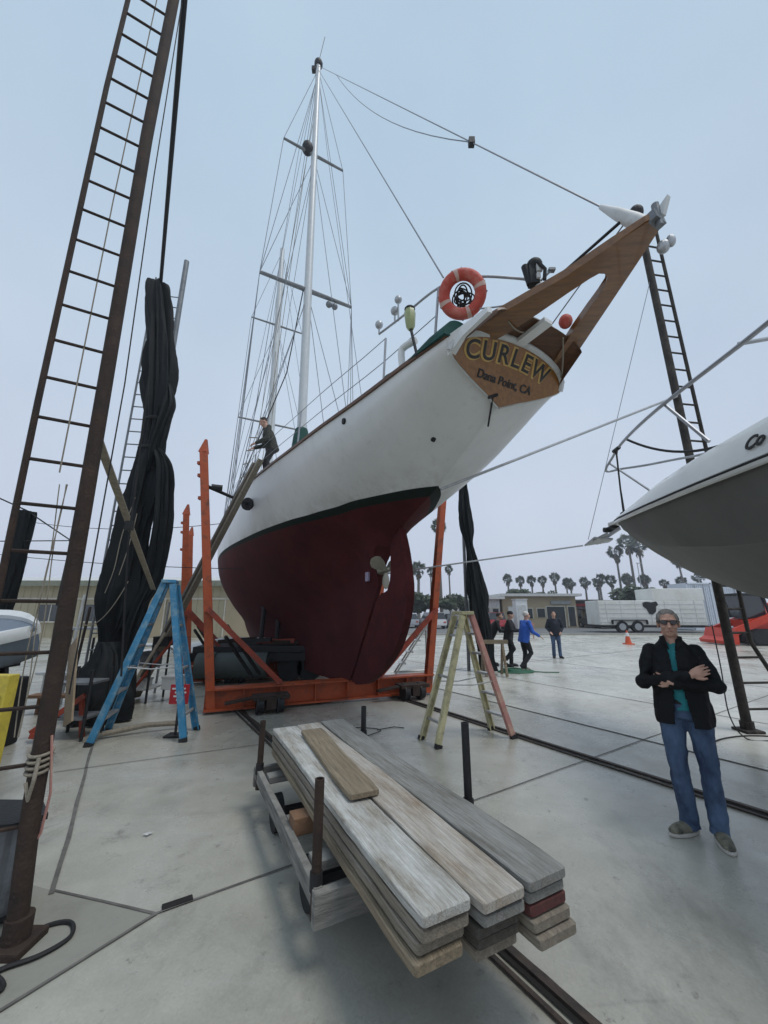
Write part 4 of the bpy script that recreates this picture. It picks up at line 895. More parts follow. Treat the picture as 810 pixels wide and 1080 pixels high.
for s in (-1,1):
    pth=[]
    for a in AA: kz,cb,cz,gb,gz,dz=mbs(a); pth.append(mbp(a,s*(gb+.035),gz+.0))
    q.tube(pth,.03,8)
q.build('rub_rail','mbwhite',mbt,True)
q=MB()
for s in (-1,1):
    pth=[]
    for a in AA: kz,cb,cz,gb,gz,dz=mbs(a); pth.append(mbp(a,s*(gb+.058),gz+.022))
    q.tube(pth,.012,6)
q.build('rail_insert','black',mbt,True)
# bow roller, anchor
q=MB(); q.box(mbp(-.12,0,3.30),(.2,.55,.07),None,.015); pl=q.build('bow_platform','mbwhite',mbt)
q=MB(); q.box(mbp(-.42,-.02,3.24),(.14,.3,.05),None,.01); q.cyl(mbp(-.5,-.12,3.22),mbp(-.5,.1,3.22),.05); q.build('bow_roller','darksteel',pl)
an=MB(); an.bar(mbp(-.2,0,3.19),mbp(-.85,-.1,3.02),.04,.05); an.prism([mbp(-.55,-.30,3.07),mbp(-.95,-.3,2.98),mbp(-.8,.12,3.03),mbp(-.42,-.02,3.02)],(0,0,.03)); an.prism([mbp(-.35,-.14,3.12),mbp(-.62,-.3,3.02),mbp(-.72,-.1,2.98)],(0,0,.035)); an.build('anchor','galv',mbt)
# bow rail
kz,cb,cz,gb,gz,dz=mbs(3.9)
prt=catmull([mbp(5.2,-1.42,3.95),mbp(4.25,-1.34,3.90),mbp(2.6,-1.08,4.05),mbp(1.2,-.62,4.27),mbp(.35,-.28,4.36),mbp(-.2,-.08,4.37),mbp(-.38,.06,4.37),mbp(-.2,.22,4.36),mbp(.2,.42,4.28),mbp(.75,.72,4.2),mbp(1.25,.95,4.06),mbp(1.7,1.05,3.4)],5)
MB().tube(prt,.021,8).build('bow_rail','steelrail',mbt,True)
MB().tube([mbp(.1,-.2,4.36),mbp(.55,.12,3.7),mbp(.8,.25,3.3)],.018,7).build('rail_stanchion','steelrail',mbt)
MB().tube([mbp(2.75,-1.1,4.02),mbp(3.2,-1.1,3.35)],.018,7).build('rail_stanchion','steelrail',mbt)
MB().tube([mbp(3.9,-1.3,3.94),mbp(4.2,-.6,3.9)],.018,7).build('rail_stanchion','steelrail',mbt)
q=MB(); q.tube([mbp(.85,-.52,4.30),mbp(.82,-.5,4.22),mbp(.62,-.4,3.7),mbp(.58,-.38,3.3)],[.035,.014,.014,.02],7); q.ell(mbp(.58,-.38,3.26),(.06,.06,.05)); q.tube([mbp(.95,-.53,4.29),mbp(.7,-.46,4.33)],.033,7)
tag(q.build('bow_strap','black'),'black strap dropping from the motorboat bow rail to its deck','strap')
q=MB(); q.tube(sag(mbp(1.3,-.62,4.27),mbp(2.6,-.3,3.62),.16),.018,7); tag(q.build('bow_line','black'),'black line curving from the motorboat bow rail down to its deck','rope')
# lettering on the bow
nx_=V((-1,.0,.25)).normalized()
lmq=MB()
a0=3.78; kz,cb,cz,gb,gz,dz=mbs(a0)
xdir=V((.10,-1,-.015)).normalized(); 
b2_=mbs(a0+.3)[3]
def band(a):
    kz,cb,cz,gb,gz,dz=mbs(a); h=dz-gz; b0_,z0_=gb-.03,gz+h*.6; b1_,z1_=gb+.02,gz+.08; u=.35
    return mbp(a,-(b1_+(b0_-b1_)*u),z1_+(z0_-z1_)*u),V((b1_-b0_,0,z0_-z1_)).normalized()
pA,upd=band(a0); pB,_=band(a0+.3); xdir=(pB-pA).normalized(); nn=xdir.cross(upd).normalized(); upd=nn.cross(xdir)
X=Matrix.Translation(pA+nn*.012)@Matrix((xdir,upd,nn)).transposed().to_4x4()
add_text(lmq,'Co',.15,.004,X,shear=.35,align='LEFT',font_offset=.004); lmq.build('bow_lettering','letter',mbt)
MB().ell(mbp(1.15,-.6,2.86),(.03,.06,.045)).build('deck_fitting','mbwhite',mbt)
# boat stands
def stand(x,y,z,label):
    t=thing('boat_stand',label,'boat stand',(x,y,0),'steel stands under the motorboat')
    for k in range(3):
        a=k*2*PI/3+.4; MB().tube([(x+.45*math.cos(a),y+.45*math.sin(a),0),(x,y,z*.62)],.025,7).build('leg','darksteel',t)
    MB().tube([(x,y,z*.5),(x,y,z-.06)],.03,8).build('screw','greysteel',t); MB().box((x,y,z-.03),(.3,.3,.05),Matrix.Rotation(-.4,3,'Y')).build('pad','brownwood',t)
stand(4.27-.8,.2,2.02,'steel tripod stand under the near side of the motorboat'); stand(4.27+.85,1.2,2.03,'steel tripod stand under the far side of the motorboat')
MB3=MB(); MB3.box((4.27,.4,.8),(.4,.4,1.56)); tag(MB3.build('keel_stack','brownwood'),'stack of timber blocks under the motorboat keel','blocks')
# ------------------------------------------------------------------ clutter at the left edge
# front crate on casters
cr=thing('tool_crate','grey plastic crate at the left edge beside the foot of the nearest ladder mast','crate',(-2.45,2.8,0))
q=MB(); q.prism([V((-3.05,2.45,.06)),V((-2.12,2.58,.06)),V((-2.03,2.68,.06)),V((-2.2,2.83,.06)),V((-3.1,2.85,.06))],(0,0,.46)); bmesh.ops.bevel(q.bm,geom=q.bm.edges[:],offset=.03,segments=2,affect='EDGES'); q.build('body','crate',cr,True,angle=30)
q=MB(); q.prism([V((-3.07,2.43,.50)),V((-2.11,2.56,.50)),V((-2.01,2.68,.50)),V((-2.19,2.85,.50)),V((-3.12,2.87,.50))],(0,0,.03)); q.build('lid','darksteel',cr)
for x,y in ((-2.14,2.68),(-2.8,2.6),(-2.3,2.78)): MB().cyl((x-.02,y,.035),(x+.02,y,.035),.035,.035).build('caster','black',cr)
q=MB(); q.tube(catmull([(-1.95,2.44,.015),(-1.88,2.62,.015),(-1.76,2.66,.015),(-1.68,2.56,.015),(-1.74,2.44,.018),(-1.86,2.36,.018),(-1.9,2.26,.015),(-1.8,2.22,.03),(-1.76,2.27,.018),(-1.86,2.31,.03),(-2.0,2.24,.015),(-2.3,2.1,.015)],6),.011,6)
tag(q.build('hose','black',None,True),'thin black hose looped on the concrete at the foot of the nearest ladder mast','hose')
# yellow cabinet
yc=thing('yellow_cabinet','yellow painted steel frame standing at the left edge behind the grey crate','cabinet',(-3.6,4.2,0))
q=MB(); q.box((-3.93,4.06,.55),(.6,.12,1.1),None,.01); q.build('body','yellow',yc); 
for z in (.35,.62,.86): MB().box((-3.72,3.995,z),(.1,.02,.1)).build('slot','black',yc)
# skiff on a stand
def skiff(label,loc,L,wd_,h,rz):
    t=thing('skiff',label,'small boat',loc); R=Matrix.Translation(V(loc))@Matrix.Rotation(rz,4,'Z'); R0=Matrix.Rotation(rz,4,'Z')@Matrix.Rotation(math.radians(22),4,'X')
    def pt(a,b,z): return V(loc)+R0@V((a,b,z))
    st_=[]
    for k in range(13):
        u=k/12; a=-L/2+L*u; w_=wd_/2*(1-max(0,(u-.45)/.55)**2.4*.93); st_.append((a,w_,h+.16*max(0,u-.3),.0+.25*max(0,(u-.6)/.4)**2))
    q=MB(); q.loft([[pt(a,w_,z),pt(a,w_*.93,z*.55+zb*.45),pt(a,w_*.62,zb+.06),pt(a,0,zb),pt(a,-w_*.62,zb+.06),pt(a,-w_*.93,z*.55+zb*.45),pt(a,-w_,z)] for a,w_,z,zb in st_]); q.build('hull','skiffblue',t,True,angle=40)
    q=MB(); q.loft([[pt(a,w_+.03,z-.09),pt(a,w_+.04,z),pt(a,w_-.0,z+.05),pt(a,w_*.72,z+.05),pt(a,w_*.7,z-.04),pt(a,-w_*.7,z-.04),pt(a,-w_*.72,z+.05),pt(a,-w_,z+.05),pt(a,-w_-.04,z),pt(a,-w_-.03,z-.09)] for a,w_,z,zb in st_]); q.build('gunwale','skiffwhite',t,True,angle=40)
    for a in (-L*.25,L*.08): MB().box(pt(a,0,h+.0),(.25,wd_*.66,.04),R0.to_3x3()).build('thwart','skiffwhite',t)
    return t
sk=skiff('white and grey-blue skiff on trestles at the left edge behind the ladder mast',(-5.9,5.4,.93),3.1,1.35,.5,-.1)
for x in (-6.9,-5.5):
    t=thing('trestle','dark trestle under the '+('bow' if x>-6 else 'stern')+' of the skiff','trestle',(x,5.5,0),'trestles under the skiff')
    for y in (5.15,5.95):
        for s in (-1,1): MB().bar((x+s*.22,y,0),(x,y,.95),.06,.06).build('leg','darksteel',t)
    MB().bar((x,4.95,.96),(x,6.15,.96),.09,.09).build('top_bar','darksteel',t)
q=MB(); q.box((-5.85,5.3,.42),(1.9,.9,.84),None,.04); tag(q.build('engine_crate','black'),'black box in the shadow under the skiff','box')
q=MB(); q.bar((-3.72,5.0,.42),(-3.95,5.15,1.32),.5,.02,up=(1,1,0)); tag(q.build('plywood_sheet','ply'),'brown plywood sheet leaning between the skiff and the nearest ladder mast','board')
# wrapped post
q=MB(); tarp(q,[(-6.75,7,3.52,.16,.16),(-6.75,7,3.3,.17,.17),(-6.75,7,2.6,.17,.16),(-6.78,7,1.8,.16,.16),(-6.8,7,.9,.13,.13),(-6.8,7,0,.13,.13)],.06); tag(q.build('wrapped_post','tarp',None,True),'dark wrapped post standing behind the skiff at the left edge','post')
q=MB(); q.tube([(-7.7,7,3.95),(-6.75,7,3.55),(-5.7,6.9,2.95),(-5.72,6.9,1.8)],.014,6); q.tube([(-8,7,2.95),(-5.7,6.9,2.95)],.01,5); tag(q.build('guy_cable','darksteel'),'dark cable running over the wrapped post at the left edge','cable')
# racks and scrap between the mast and the tarpaulin
def rack(label,x,y,w_,d_,h,nsh,m1,m2,seed):
    t=thing('steel_rack',label,'rack',(x,y,0)); rg=random.Random(seed)
    for sx in (-1,1):
        for sy in (-1,1): MB().tube([(x+sx*w_/2,y+sy*d_/2,0),(x+sx*w_/2,y+sy*d_/2,h)],.022,6).build('upright',m1,t)
    for k in range(nsh):
        z=h*(k+.6)/nsh; MB().box((x,y,z),(w_,d_,.03)).build('shelf',m2,t)
    return t
rack('pale steel rack with shelves behind the nearest ladder mast',-5.15,8.3,1.2,.6,1.2,3,'darksteel','offwhite',3)
rack('low dark steel rack left of the tarpaulin heap',-4.35,6.0,.5,.4,.9,2,'darksteel','greysteel',5)
rg=random.Random(4)
for k in range(7):
    x=-5.6+.24*k+rg.uniform(-.08,.08); y=8.0+rg.uniform(-.3,.3); s=(rg.uniform(.18,.34),rg.uniform(.2,.3),rg.uniform(.14,.3))
    zz=[.26,.66,1.06][k%3]; 
    bx=thing('parts_box',['white plastic box on the pale steel rack','grey carton on the pale steel rack','dark bin on the pale steel rack'][k%3],'box',(x,8.3,zz),'boxes on the pale steel rack')
    q=MB(); q.box((x,8.2,zz+s[2]/2-.03),s,None,.015); q.build('body',['white','crate','darksteel'][k%3],bx); q=MB(); q.box((x,8.2,zz+s[2]-.03),(s[0]+.02,s[1]+.02,.03)); q.build('lid',['offwhite','greysteel','black'][k%3],bx)
q=MB(); q.bar((-4.75,5.75,.12),(-4.25,5.95,.55),.1,.07,bev=.01); q.bar((-4.72,5.7,.1),(-4.5,5.8,.05),.06,.06); q.bar((-4.3,5.95,.53),(-4.22,5.98,.0),.05,.05); tag(q.build('red_strut','redpost'),'faded red strut lying against the tarpaulin heap','strut')
for k,(a,c,l) in enumerate((((-4.95,7.9,.0),(-4.2,8.2,1.25),'rusty pipe leaning behind the blue stepladder, the redder of two'),((-4.75,7.5,0),(-4.3,7.9,1.3),'pale pipe leaning behind the blue stepladder near the tarpaulin'),)):
    q=MB(); q.tube([a,c],.03,8); tag(q.build('loose_pipe',['redpost','beige_beam'][k],None,True),l,'pipe')
# pipe with knobs low in front
q=MB(); q.tube([(-3.9,5.9,.06),(-3.45,6.2,.1),(-3.0,6.4,.08)],.035,8); tag(q.build('conduit','beige_beam',None,True),'short beige conduit lying under the blue stepladder','pipe')
# ------------------------------------------------------------------ dark flat trailer beyond the cradle
ft=thing('flat_trailer','dark low flat trailer loaded with steel gear parked beyond the cradle','trailer',(-3.2,11.2,0))
q=MB(); q.box((-3.2,11.3,.78),(3.3,2.2,.14),Matrix.Rotation(.1,3,'Z'),.01); q.box((-3.2,10.3,.6),(3.3,.1,.2),Matrix.Rotation(.1,3,'Z')); q.build('bed','darksteel',ft)
q=MB(); q.box((-3.4,12.0,.9),(3.0,1.2,.05)); q.build('deck_sheet','offwhite',ft)
for x in (-4.4,-3.9,-2.4,-1.9): q=MB(); q.cyl((x,10.45,.32),(x,10.75,.32),.32,.32,20); q.build('wheel','black',ft,True)
q=MB()
for s in (0,.42): q.tube([(-3.32+s,10.9,.8),(-3.3+s,10.9,1.85)],.06,8)
q.box((-3.1,10.9,1.86),(.55,.1,.16)); q.build('goalpost','darksteel',ft)
q=MB(); q.cyl((-4.55,10.0,.42),(-2.9,10.2,.42),.3,.3,20); q.cyl((-4.2,9.98,.42),(-4.1,9.99,.42),.32,.32,20); tag(q.build('steel_tank','tank',None,True,angle=40),'grey-green steel tank lying in front of the dark flat trailer','tank')
rg=random.Random(11)
for k in range(6):
    x=-4.4+.5*k; q=MB(); a=V((x,10.7+rg.uniform(-.2,.3),.92)); q.bar(a,a+V((rg.uniform(.6,1.2),rg.uniform(-.3,.3),rg.uniform(0,.15))),.1,.1)
    tag(q.build('steel_beam',['rust','darksteel','redpost'][k%3]),['rusty short steel beam lying on the dark flat trailer','dark short steel beam lying on the dark flat trailer','reddish short steel beam lying on the dark flat trailer'][k%3],'beam','short beams on the flat trailer')
# small aluminium steps beyond the right brace
t=thing('mobile_steps','light metal mobile steps seen between the rudder and the orange brace','steps',(.75,11.6,0))
for s in (-1,1):
    MB().tube([(.3,11.6+s*.3,0),(1.25,11.7+s*.3,1.35)],.025,6).build('rail','alu',t); MB().tube([(1.25,11.7+s*.3,0),(1.25,11.7+s*.3,1.35)],.025,6).build('rail','alu',t); MB().tube([(.2,11.6+s*.3,0),(1.35,11.7+s*.3,0.05)],.025,6).build('rail','alu',t)
for k in range(1,5):
    u=k/4.5; MB().box((.3+.95*u,11.6+.1*u,1.35*u),(.2,.6,.03)).build('step','alu',t)
# pale sawhorse and green hose by the working men
t=thing('sawhorse','pale wooden sawhorse behind the yellow stepladder beside the workers','sawhorse',(3.0,11.3,0))
for x in (2.75,3.3):
    for s in (-1,1): MB().bar((x,11.3+s*.25,0),(x,11.3,.85),.06,.06).build('leg','pl_tan',t)
MB().bar((2.6,11.3,.88),(3.45,11.3,.88),.1,.1).build('top_beam','pl_tan',t)
q=MB()
for k in range(5): q.tube([V((3.8+(.5-.06*k)*math.cos(a)+.1*math.sin(k),11.9+(.28-.03*k)*math.sin(a),.02+.018*k)) for a in [2*PI*i/24 for i in range(24)]],.018,6,True)
q.tube([(4.25,11.95,.02),(4.6,11.8,.02),(5.0,11.75,.02)],.014,6)
tag(q.build('garden_hose','green',None,True),'green hose coiled on the concrete at the feet of the man in the blue coat','hose')

# more yard clutter left of the tarpaulin
rg=random.Random(31)
pl_=['dark','pale','rusty','grey']
for k in range(9):
    x=-6.3+.19*k+rg.uniform(-.05,.05); y=rg.uniform(7.6,9.2); h=rg.uniform(1.2,2.3); m=['darksteel','offwhite','rust','greysteel'][k%4]
    q=MB(); q.tube([(x,y,0),(x+rg.uniform(-.15,.2),y+rg.uniform(0,.3),h)],.025,6); o=q.build('upright_pipe',m,None,True)
    tag(o,'thin %s pipe standing among the racks left of the tarpaulin'%pl_[k%4],'pipe','pipes standing among the racks')
for k,(x,y,z,w_,m,l) in enumerate(((-5.9,7.9,.55,1.5,'offwhite','pale board laid across trestles left of the tarpaulin'),(-5.5,7.2,.3,1.1,'brownwood','brown plank lying low among the racks left of the tarpaulin'),(-6.2,8.6,1.35,1.3,'galv','metal rail running across the racks left of the tarpaulin'))):
    q=MB(); q.box((x,y,z),(w_,.22,.05),Matrix.Rotation(.15*k-.1,3,'Z'),.006)
    for s_ in (-1,1): q.bar((x+s_*w_*.38,y,0),(x+s_*w_*.38,y,z-.02),.05,.05)
    tag(q.build('low_trestle',m),l,'trestle')
# ------------------------------------------------------------------ people
def person(label,pos,face,J,top,bottom,shoe,hair,hairstyle='short',vox=.014,hat=None,fine=False,coat_len=.82,group=None,head_turn=0.,head_nod=0.,loc_z=0.,foot_ang=(0.35,-.2)):
    R=Matrix.Rotation(face,3,'Z'); pos=V(pos)
    def P(p): return pos+R@V(p)
    t=thing('person',label,'person',pos,group)
    Hc=V(J['head']); HR=R@Matrix.Rotation(head_turn,3,'Z')@Matrix.Rotation(head_nod,3,'X')
    def HP(p): return P(Hc)+HR@V(p)       # local head frame: -y is the face
    q=MB()
    # head: cranium, jaw, nose, ears, brow
    q.ell(HP((0,.012,.022)),(.074,.094,.092),HR); q.ell(HP((0,-.022,-.045)),(.058,.07,.072),HR); q.ell(HP((0,-.05,-.088)),(.034,.036,.03),HR)
    if fine:
        q.ell(HP((0,-.098,-.018)),(.013,.02,.028),HR); q.ell(HP((0,-.108,-.034)),(.018,.016,.014),HR)
        for s in (-1,1):
            q.ell(HP((s*.076,.005,-.012)),(.01,.02,.033),HR); q.ell(HP((s*.036,-.062,-.03)),(.027,.028,.024),HR); q.ell(HP((s*.03,-.078,.026)),(.03,.018,.011),HR)
        q.ell(HP((0,-.083,-.062)),(.027,.016,.008),HR); q.ell(HP((0,-.08,-.076)),(.024,.016,.009),HR)
    else:
        q.ell(HP((0,-.1,-.025)),(.016,.022,.026),HR)
        for s in (-1,1): q.ell(HP((s*.076,.005,-.012)),(.012,.022,.034),HR)
    q.tube([P(J['chest'])+(P(Hc)-P(J['chest']))*.3,HP((0,.02,-.06))],[.062,.054],12)
    def limb(mb,pts,rs,k=10):
        pts=[P(J[a] if isinstance(a,str) else a) for a in pts]; mb.tube(pts,rs,12)
        for p,r in zip(pts,rs): mb.ell(p,(r,r,r),None,12,8)
    # torso and limbs under the clothes
    q.tube([P(J['pelvis']),(P(J['pelvis'])+P(J['chest']))/2,P(J['chest'])],[.115,.1,.11],12); q.ell(P(J['pelvis']),(.13,.1,.1),R); q.ell(P(J['chest']),(.15,.1,.12),R)
    for s in 'LR':
        limb(q,[J['chest'],J['sho'+s],J['elb'+s],J['wri'+s]],[.06,.046,.036,.027]); limb(q,[J['pelvis'],J['hip'+s],J['kne'+s],J['ank'+s]],[.08,.07,.05,.038])
        # hand: palm, four unequal bent fingers and a thumb
        w_=V(J['wri'+s]); hd=V(J.get('hnd'+s,w_+(w_-V(J['elb'+s])).normalized()*.09)); d=(hd-w_).normalized(); up=V(J.get('hup'+s,(0,0,1))); side=d.cross(up).normalized(); up=side.cross(d)
        Rm=R@Matrix((side,d,up)).transposed()
        q.ell(P(w_+d*.05),(.04,.052,.018),Rm,12,8); q.tube([P(w_-d*.02),P(w_+d*.03)],[.026,.026],10)
        for k,(o,l) in enumerate(((-.033,.066),(-.0115,.078),(.011,.074),(.032,.058))):
            a=w_+d*.085+side*o; b=a+d*l*.5-up*.008; c=b+d*l*.42-up*.024
            q.tube([P(a-d*.02),P(a),P(b),P(c)],[.0085,.0085,.0078,.0068],8); q.ell(P(c),(.0068,)*3,None,8,6)
        sg=-1 if s=='R' else 1
        a=w_+d*.03+side*sg*-.034; b=a+d*.035-side*sg*.02-up*.004; c=b+d*.032-side*sg*.004-up*.008; q.tube([P(a+side*sg*.012),P(a),P(b),P(c)],[.013,.012,.0105,.008],8)
    body=remesh('body',q,.0042 if fine else max(vox*.8,.011),'skin',t,2 if fine else 1)
    # trousers
    q=MB(); q.ell(P(J['pelvis']),(.165,.118,.125),R); pv=V(J['pelvis'])
    q.loft([[P(pv+V((rx*math.cos(a),ry*math.sin(a),z))) for a in [2*PI*k/20 for k in range(20)]] for z,rx,ry in ((-.1,.165,.115),(0,.168,.12),(.09,.158,.115))])
    for s in 'LR':
        h,k,a=V(J['hip'+s]),V(J['kne'+s]),V(J['ank'+s]); 
        limb(q,[h,h.lerp(k,.5),k,k.lerp(a,.45),a],[.098,.086,.07,.067,.066])
        q.tube([P(a),P(a+(a-k).normalized()*.05)],[.064,.068],12)
    remesh('trousers',q,vox,bottom,t,2,.012 if fine else .005,10)
    # top
    q=MB(); ch=V(J['chest']); ax=(ch-pv)
    nrm_=ax.normalized(); f_=V((0,-1,0)); f_=(f_-nrm_*f_.dot(nrm_)).normalized(); rt_=f_.cross(nrm_)
    fl=coat_len
    rows=[]; sleeves=[]
    for u,rx,ry in ((-fl*.5,.2,.15),(-fl*.25,.2,.152),(0,.196,.152),(.3,.19,.15),(.65,.2,.148),(.95,.196,.138),(1.1,.175,.122),(1.22,.14,.1),(1.34,.1,.085),(1.46,.074,.075)):
        c=pv+ax*u; rows.append([P(c+rt_*rx*math.cos(a)-f_*ry*math.sin(a)) for a in [2*PI*k/28 for k in range(28)]])
    q.loft(rows)
    for s in 'LR':
        S_,E_,W_=V(J['sho'+s]),V(J['elb'+s]),V(J['wri'+s])
        if fine: sl_=MB()
        else: sl_=q
        limb(sl_,[ch.lerp(S_,.5)+V((0,0,.02)),S_,S_.lerp(E_,.5),E_,E_.lerp(W_,.55),W_.lerp(E_,.06)],[.06,.066,.066,.06,.053,.043])
        if fine: sleeves.append(sl_)
    tp_=remesh('jacket',q,vox,top,t,2,.013 if fine else .006,10)
    for sl_ in sleeves: remesh('sleeve',sl_,vox,top,tp_,2,.012,12)
    if fine:
        # the jacket hangs open down the front over the shirt and the waist of the jeans
        Ri=R.transposed(); bm=bmesh.new(); bm.from_mesh(tp_.data); kill=[]
        def wz(z):
            T=[(.7,.075),(.82,.066),(.95,.05),(1.08,.034),(1.2,.017),(1.36,.024),(1.5,.05),(1.7,.05)]
            for (z0,w0),(z1,w1) in zip(T,T[1:]):
                if z<=z1: return w0+(w1-w0)*(z-z0)/(z1-z0)
            return .05
        for f in bm.faces:
            p=Ri@f.calc_center_median()
            if p.y<-.03 and abs(p.x+.014)<wz(p.z): kill.append(f)
        bmesh.ops.delete(bm,geom=kill,context='FACES'); bmesh.ops.solidify(bm,geom=bm.faces[:],thickness=.008); bm.to_mesh(tp_.data); bm.free()
        sq=MB(); rows=[]
        for u,rx,ry in ((-.1,.168,.122),(.3,.172,.128),(.65,.182,.126),(.95,.178,.118),(1.1,.155,.104),(1.22,.12,.086),(1.34,.085,.074),(1.42,.07,.066)):
            c=pv+ax*u; rows.append([P(c+rt_*rx*math.cos(a)-f_*ry*math.sin(a)) for a in [2*PI*k/28 for k in range(28)]])
        sq.loft(rows); remesh('shirt',sq,vox,'teal',body,2,.008,12)
        sq=MB(); sq.loft([[P(pv+V((.172*math.cos(a),.124*math.sin(a),z))) for a in [2*PI*k/28 for k in range(28)]] for z in (.015,.05)]); sq.build('belt','darkcloth',body,True)
    # shoes
    for s,fa in (('L',foot_ang[0]),('R',foot_ang[1])):
        a=V(J['ank'+s]); g_=V((a.x,a.y,J.get('ground',0.))); Rf=R@Matrix.Rotation(fa,3,'Z')
        q=MB(); q.ell(P(g_)+Rf@V((0,-.07,.045)),(.05,.135,.042),Rf); q.ell(P(g_)+Rf@V((0,.01,.065)),(.044,.06,.062),Rf); q.ell(P(g_)+Rf@V((.0,-.15,.035)),(.045,.06,.034),Rf)
        sh=remesh('shoe',q,.009 if fine else .015,shoe,t,2)
        q=MB(); q.loft([[P(g_)+Rf@V((.053*f*math.cos(x),-.075+.145*f*math.sin(x),z)) for x in [2*PI*k/20 for k in range(20)]] for z,f in ((.004,.96),(.016,1.02),(.028,1.0))]); q.build('sole','sole' if fine else 'black',sh,True)
    # hair or cap
    q=MB()
    if hat: 
        q.ell(HP((0,.012,.05)),(.083,.103,.082),HR)
        hm_=hat
    else:
        hm_=hair
        if hairstyle=='receding':
            q.ell(HP((0,.045,.028)),(.080,.078,.086),HR); q.ell(HP((0,.008,.062)),(.068,.075,.058),HR)
            for s in (-1,1): q.ell(HP((s*.064,.0,.03)),(.018,.05,.05),HR)
        else:
            q.ell(HP((0,.026,.04)),(.083,.095,.085),HR)
    if fine: pass
    remesh('cap' if hat else 'hair',q,.008 if fine else .016,hm_,body,2,.004 if fine else .002,40)
    return t,P,HP,HR,tp_,body
# --- the man with folded arms
J=dict(head=(0,-.03,1.605),chest=(0,.01,1.315),pelvis=(0,0,.95),
 shoL=(.155,.015,1.365),elbL=(.25,-.07,1.12),wriL=(-.05,-.205,1.135),hndL=(-.13,-.165,1.16),
 shoR=(-.155,.015,1.365),elbR=(-.25,-.07,1.11),wriR=(.075,-.225,1.205),hndR=(.16,-.20,1.245),hupR=(.2,-1,.35),hupL=(0,-1,0),
 hipL=(.092,0,.9),kneL=(.10,-.02,.5),ankL=(.095,.0,.09),hipR=(-.092,0,.9),kneR=(-.10,-.01,.5),ankR=(-.085,.02,.09))
fc=math.atan2(-2.5,-3.5); fc=-math.radians(33)
t,P,HP,HR,jk,body=person('grey-haired man in sunglasses with folded arms, black jacket over teal shirt, blue jeans',(2.50,3.52,0),fc,J,'jacket','jeans','shoe','hairgrey','receding',.0095,fine=True,head_turn=.0,foot_ang=(.15,-.75))
# sunglasses
q=MB()
for s in (-1,1):
    q.loft([[HP((s*.034+.027*k*math.cos(a),-.101+abs(.027*k*math.cos(a)+.034)*.16-dy,.006+.019*k*math.sin(a)*(1-.15*math.cos(a)*s))) for a in [2*PI*i/18 for i in range(18)]] for k,dy in ((.9,-.008),(1,-.003),(1,.002),(.86,.006))])
gl=q.build('sunglasses','lens',body,True)
q=MB(); q.tube([HP((-.012,-.103,.013)),HP((0,-.106,.016)),HP((.012,-.103,.013))],.004,6)
for s in (-1,1): q.tube([HP((s*.06,-.094,.012)),HP((s*.08,-.05,.014)),HP((s*.083,.01,.004))],.0032,6)
q.build('glasses_frame','darksteel',gl)
q=MB(); q.ell(HP((0,-.096,-.066)),(.024,.006,.0035),HR); q.build('lips','lip',body,True)
for s in (-1,1):
    q=MB(); q.loft([[P((s*(.028+.02*u),-.095+.035*u-.02*(1-u),1.50-.10*(1-u)+.0)),P((s*(.075+.005*u),-.06+.06*u,1.49-.03*(1-u))),P((s*(.078+.004*u),-.05+.06*u,1.475-.035*(1-u))),P((s*(.03+.02*u),-.088+.035*u-.02*(1-u),1.485-.1*(1-u)))] for u in (0,.35,.7,1.)]); q.build('collar','jacket',jk,True)
# --- workers beyond the yellow stepladder
def std(lean=0.,arms='down'):
    J=dict(head=(0,-.02-lean*.62,1.60-.2*lean*lean),chest=(0,.0-lean*.36,1.29-.1*lean*lean),pelvis=(0,0,.95),hipL=(.09,0,.9),hipR=(-.09,0,.9),kneL=(.1,-.02,.5),kneR=(-.1,-.02,.5),ankL=(.11,0,.09),ankR=(-.11,.02,.09),
     shoL=(.19,-lean*.42,1.39-.15*lean*lean),shoR=(-.19,-lean*.42,1.39-.15*lean*lean))
    sL=V(J['shoL']);sR=V(J['shoR'])
    if arms=='down': J.update(elbL=tuple(sL+V((.06,.0,-.29))),wriL=tuple(sL+V((.07,-.1,-.52))),elbR=tuple(sR+V((-.06,.0,-.29))),wriR=tuple(sR+V((-.07,-.1,-.52))))
    elif arms=='fwd': J.update(elbL=tuple(sL+V((.06,-.1,-.27))),wriL=tuple(sL+V((.02,-.36,-.3))),elbR=tuple(sR+V((-.06,-.1,-.27))),wriR=tuple(sR+V((-.02,-.36,-.28))))
    elif arms=='pocket': J.update(elbL=tuple(sL+V((.1,.08,-.28))),wriL=tuple(sL+V((-.01,-.08,-.44))),elbR=tuple(sR+V((-.1,.08,-.28))),wriR=tuple(sR+V((.01,-.08,-.44))))
    return J
J=std(.2,'down'); J['elbR']=(-.3,-.12,1.12); J['wriR']=(-.34,-.3,1.0); J['shoL']=(.21,J['shoL'][1],J['shoL'][2]); J['shoR']=(-.21,J['shoR'][1],J['shoR'][2]); J['kneR']=(-.12,-.12,.52); J['ankR']=(-.13,.2,.16); J['kneL']=(.1,-.05,.5)
person('white-haired man in a bright blue coat and dark trousers, stepping with one arm out',(4.22,12.15,0),math.radians(100),J,'bluecoat','darkcloth','shoe','hairwhite',vox=.016,coat_len=.9)
J=std(.12,'pocket')
person('man in a navy jacket and blue jeans standing alone right of the blue-coated man',(6.55,15.4,0),math.radians(-15),J,'navy','jeans','black','hairdark',vox=.016)
J=std(.15,'fwd'); J['kneR']=(-.12,-.16,.55); J['ankR']=(-.13,.08,.25)
person('person in black with a dark cap left of the man in the blue coat',(4.05,13.1,0),math.radians(60),J,'darkcloth','darkcloth','black','hairdark',vox=.016,hat='darkcloth',coat_len=1.5)
J=std(.5,'fwd')
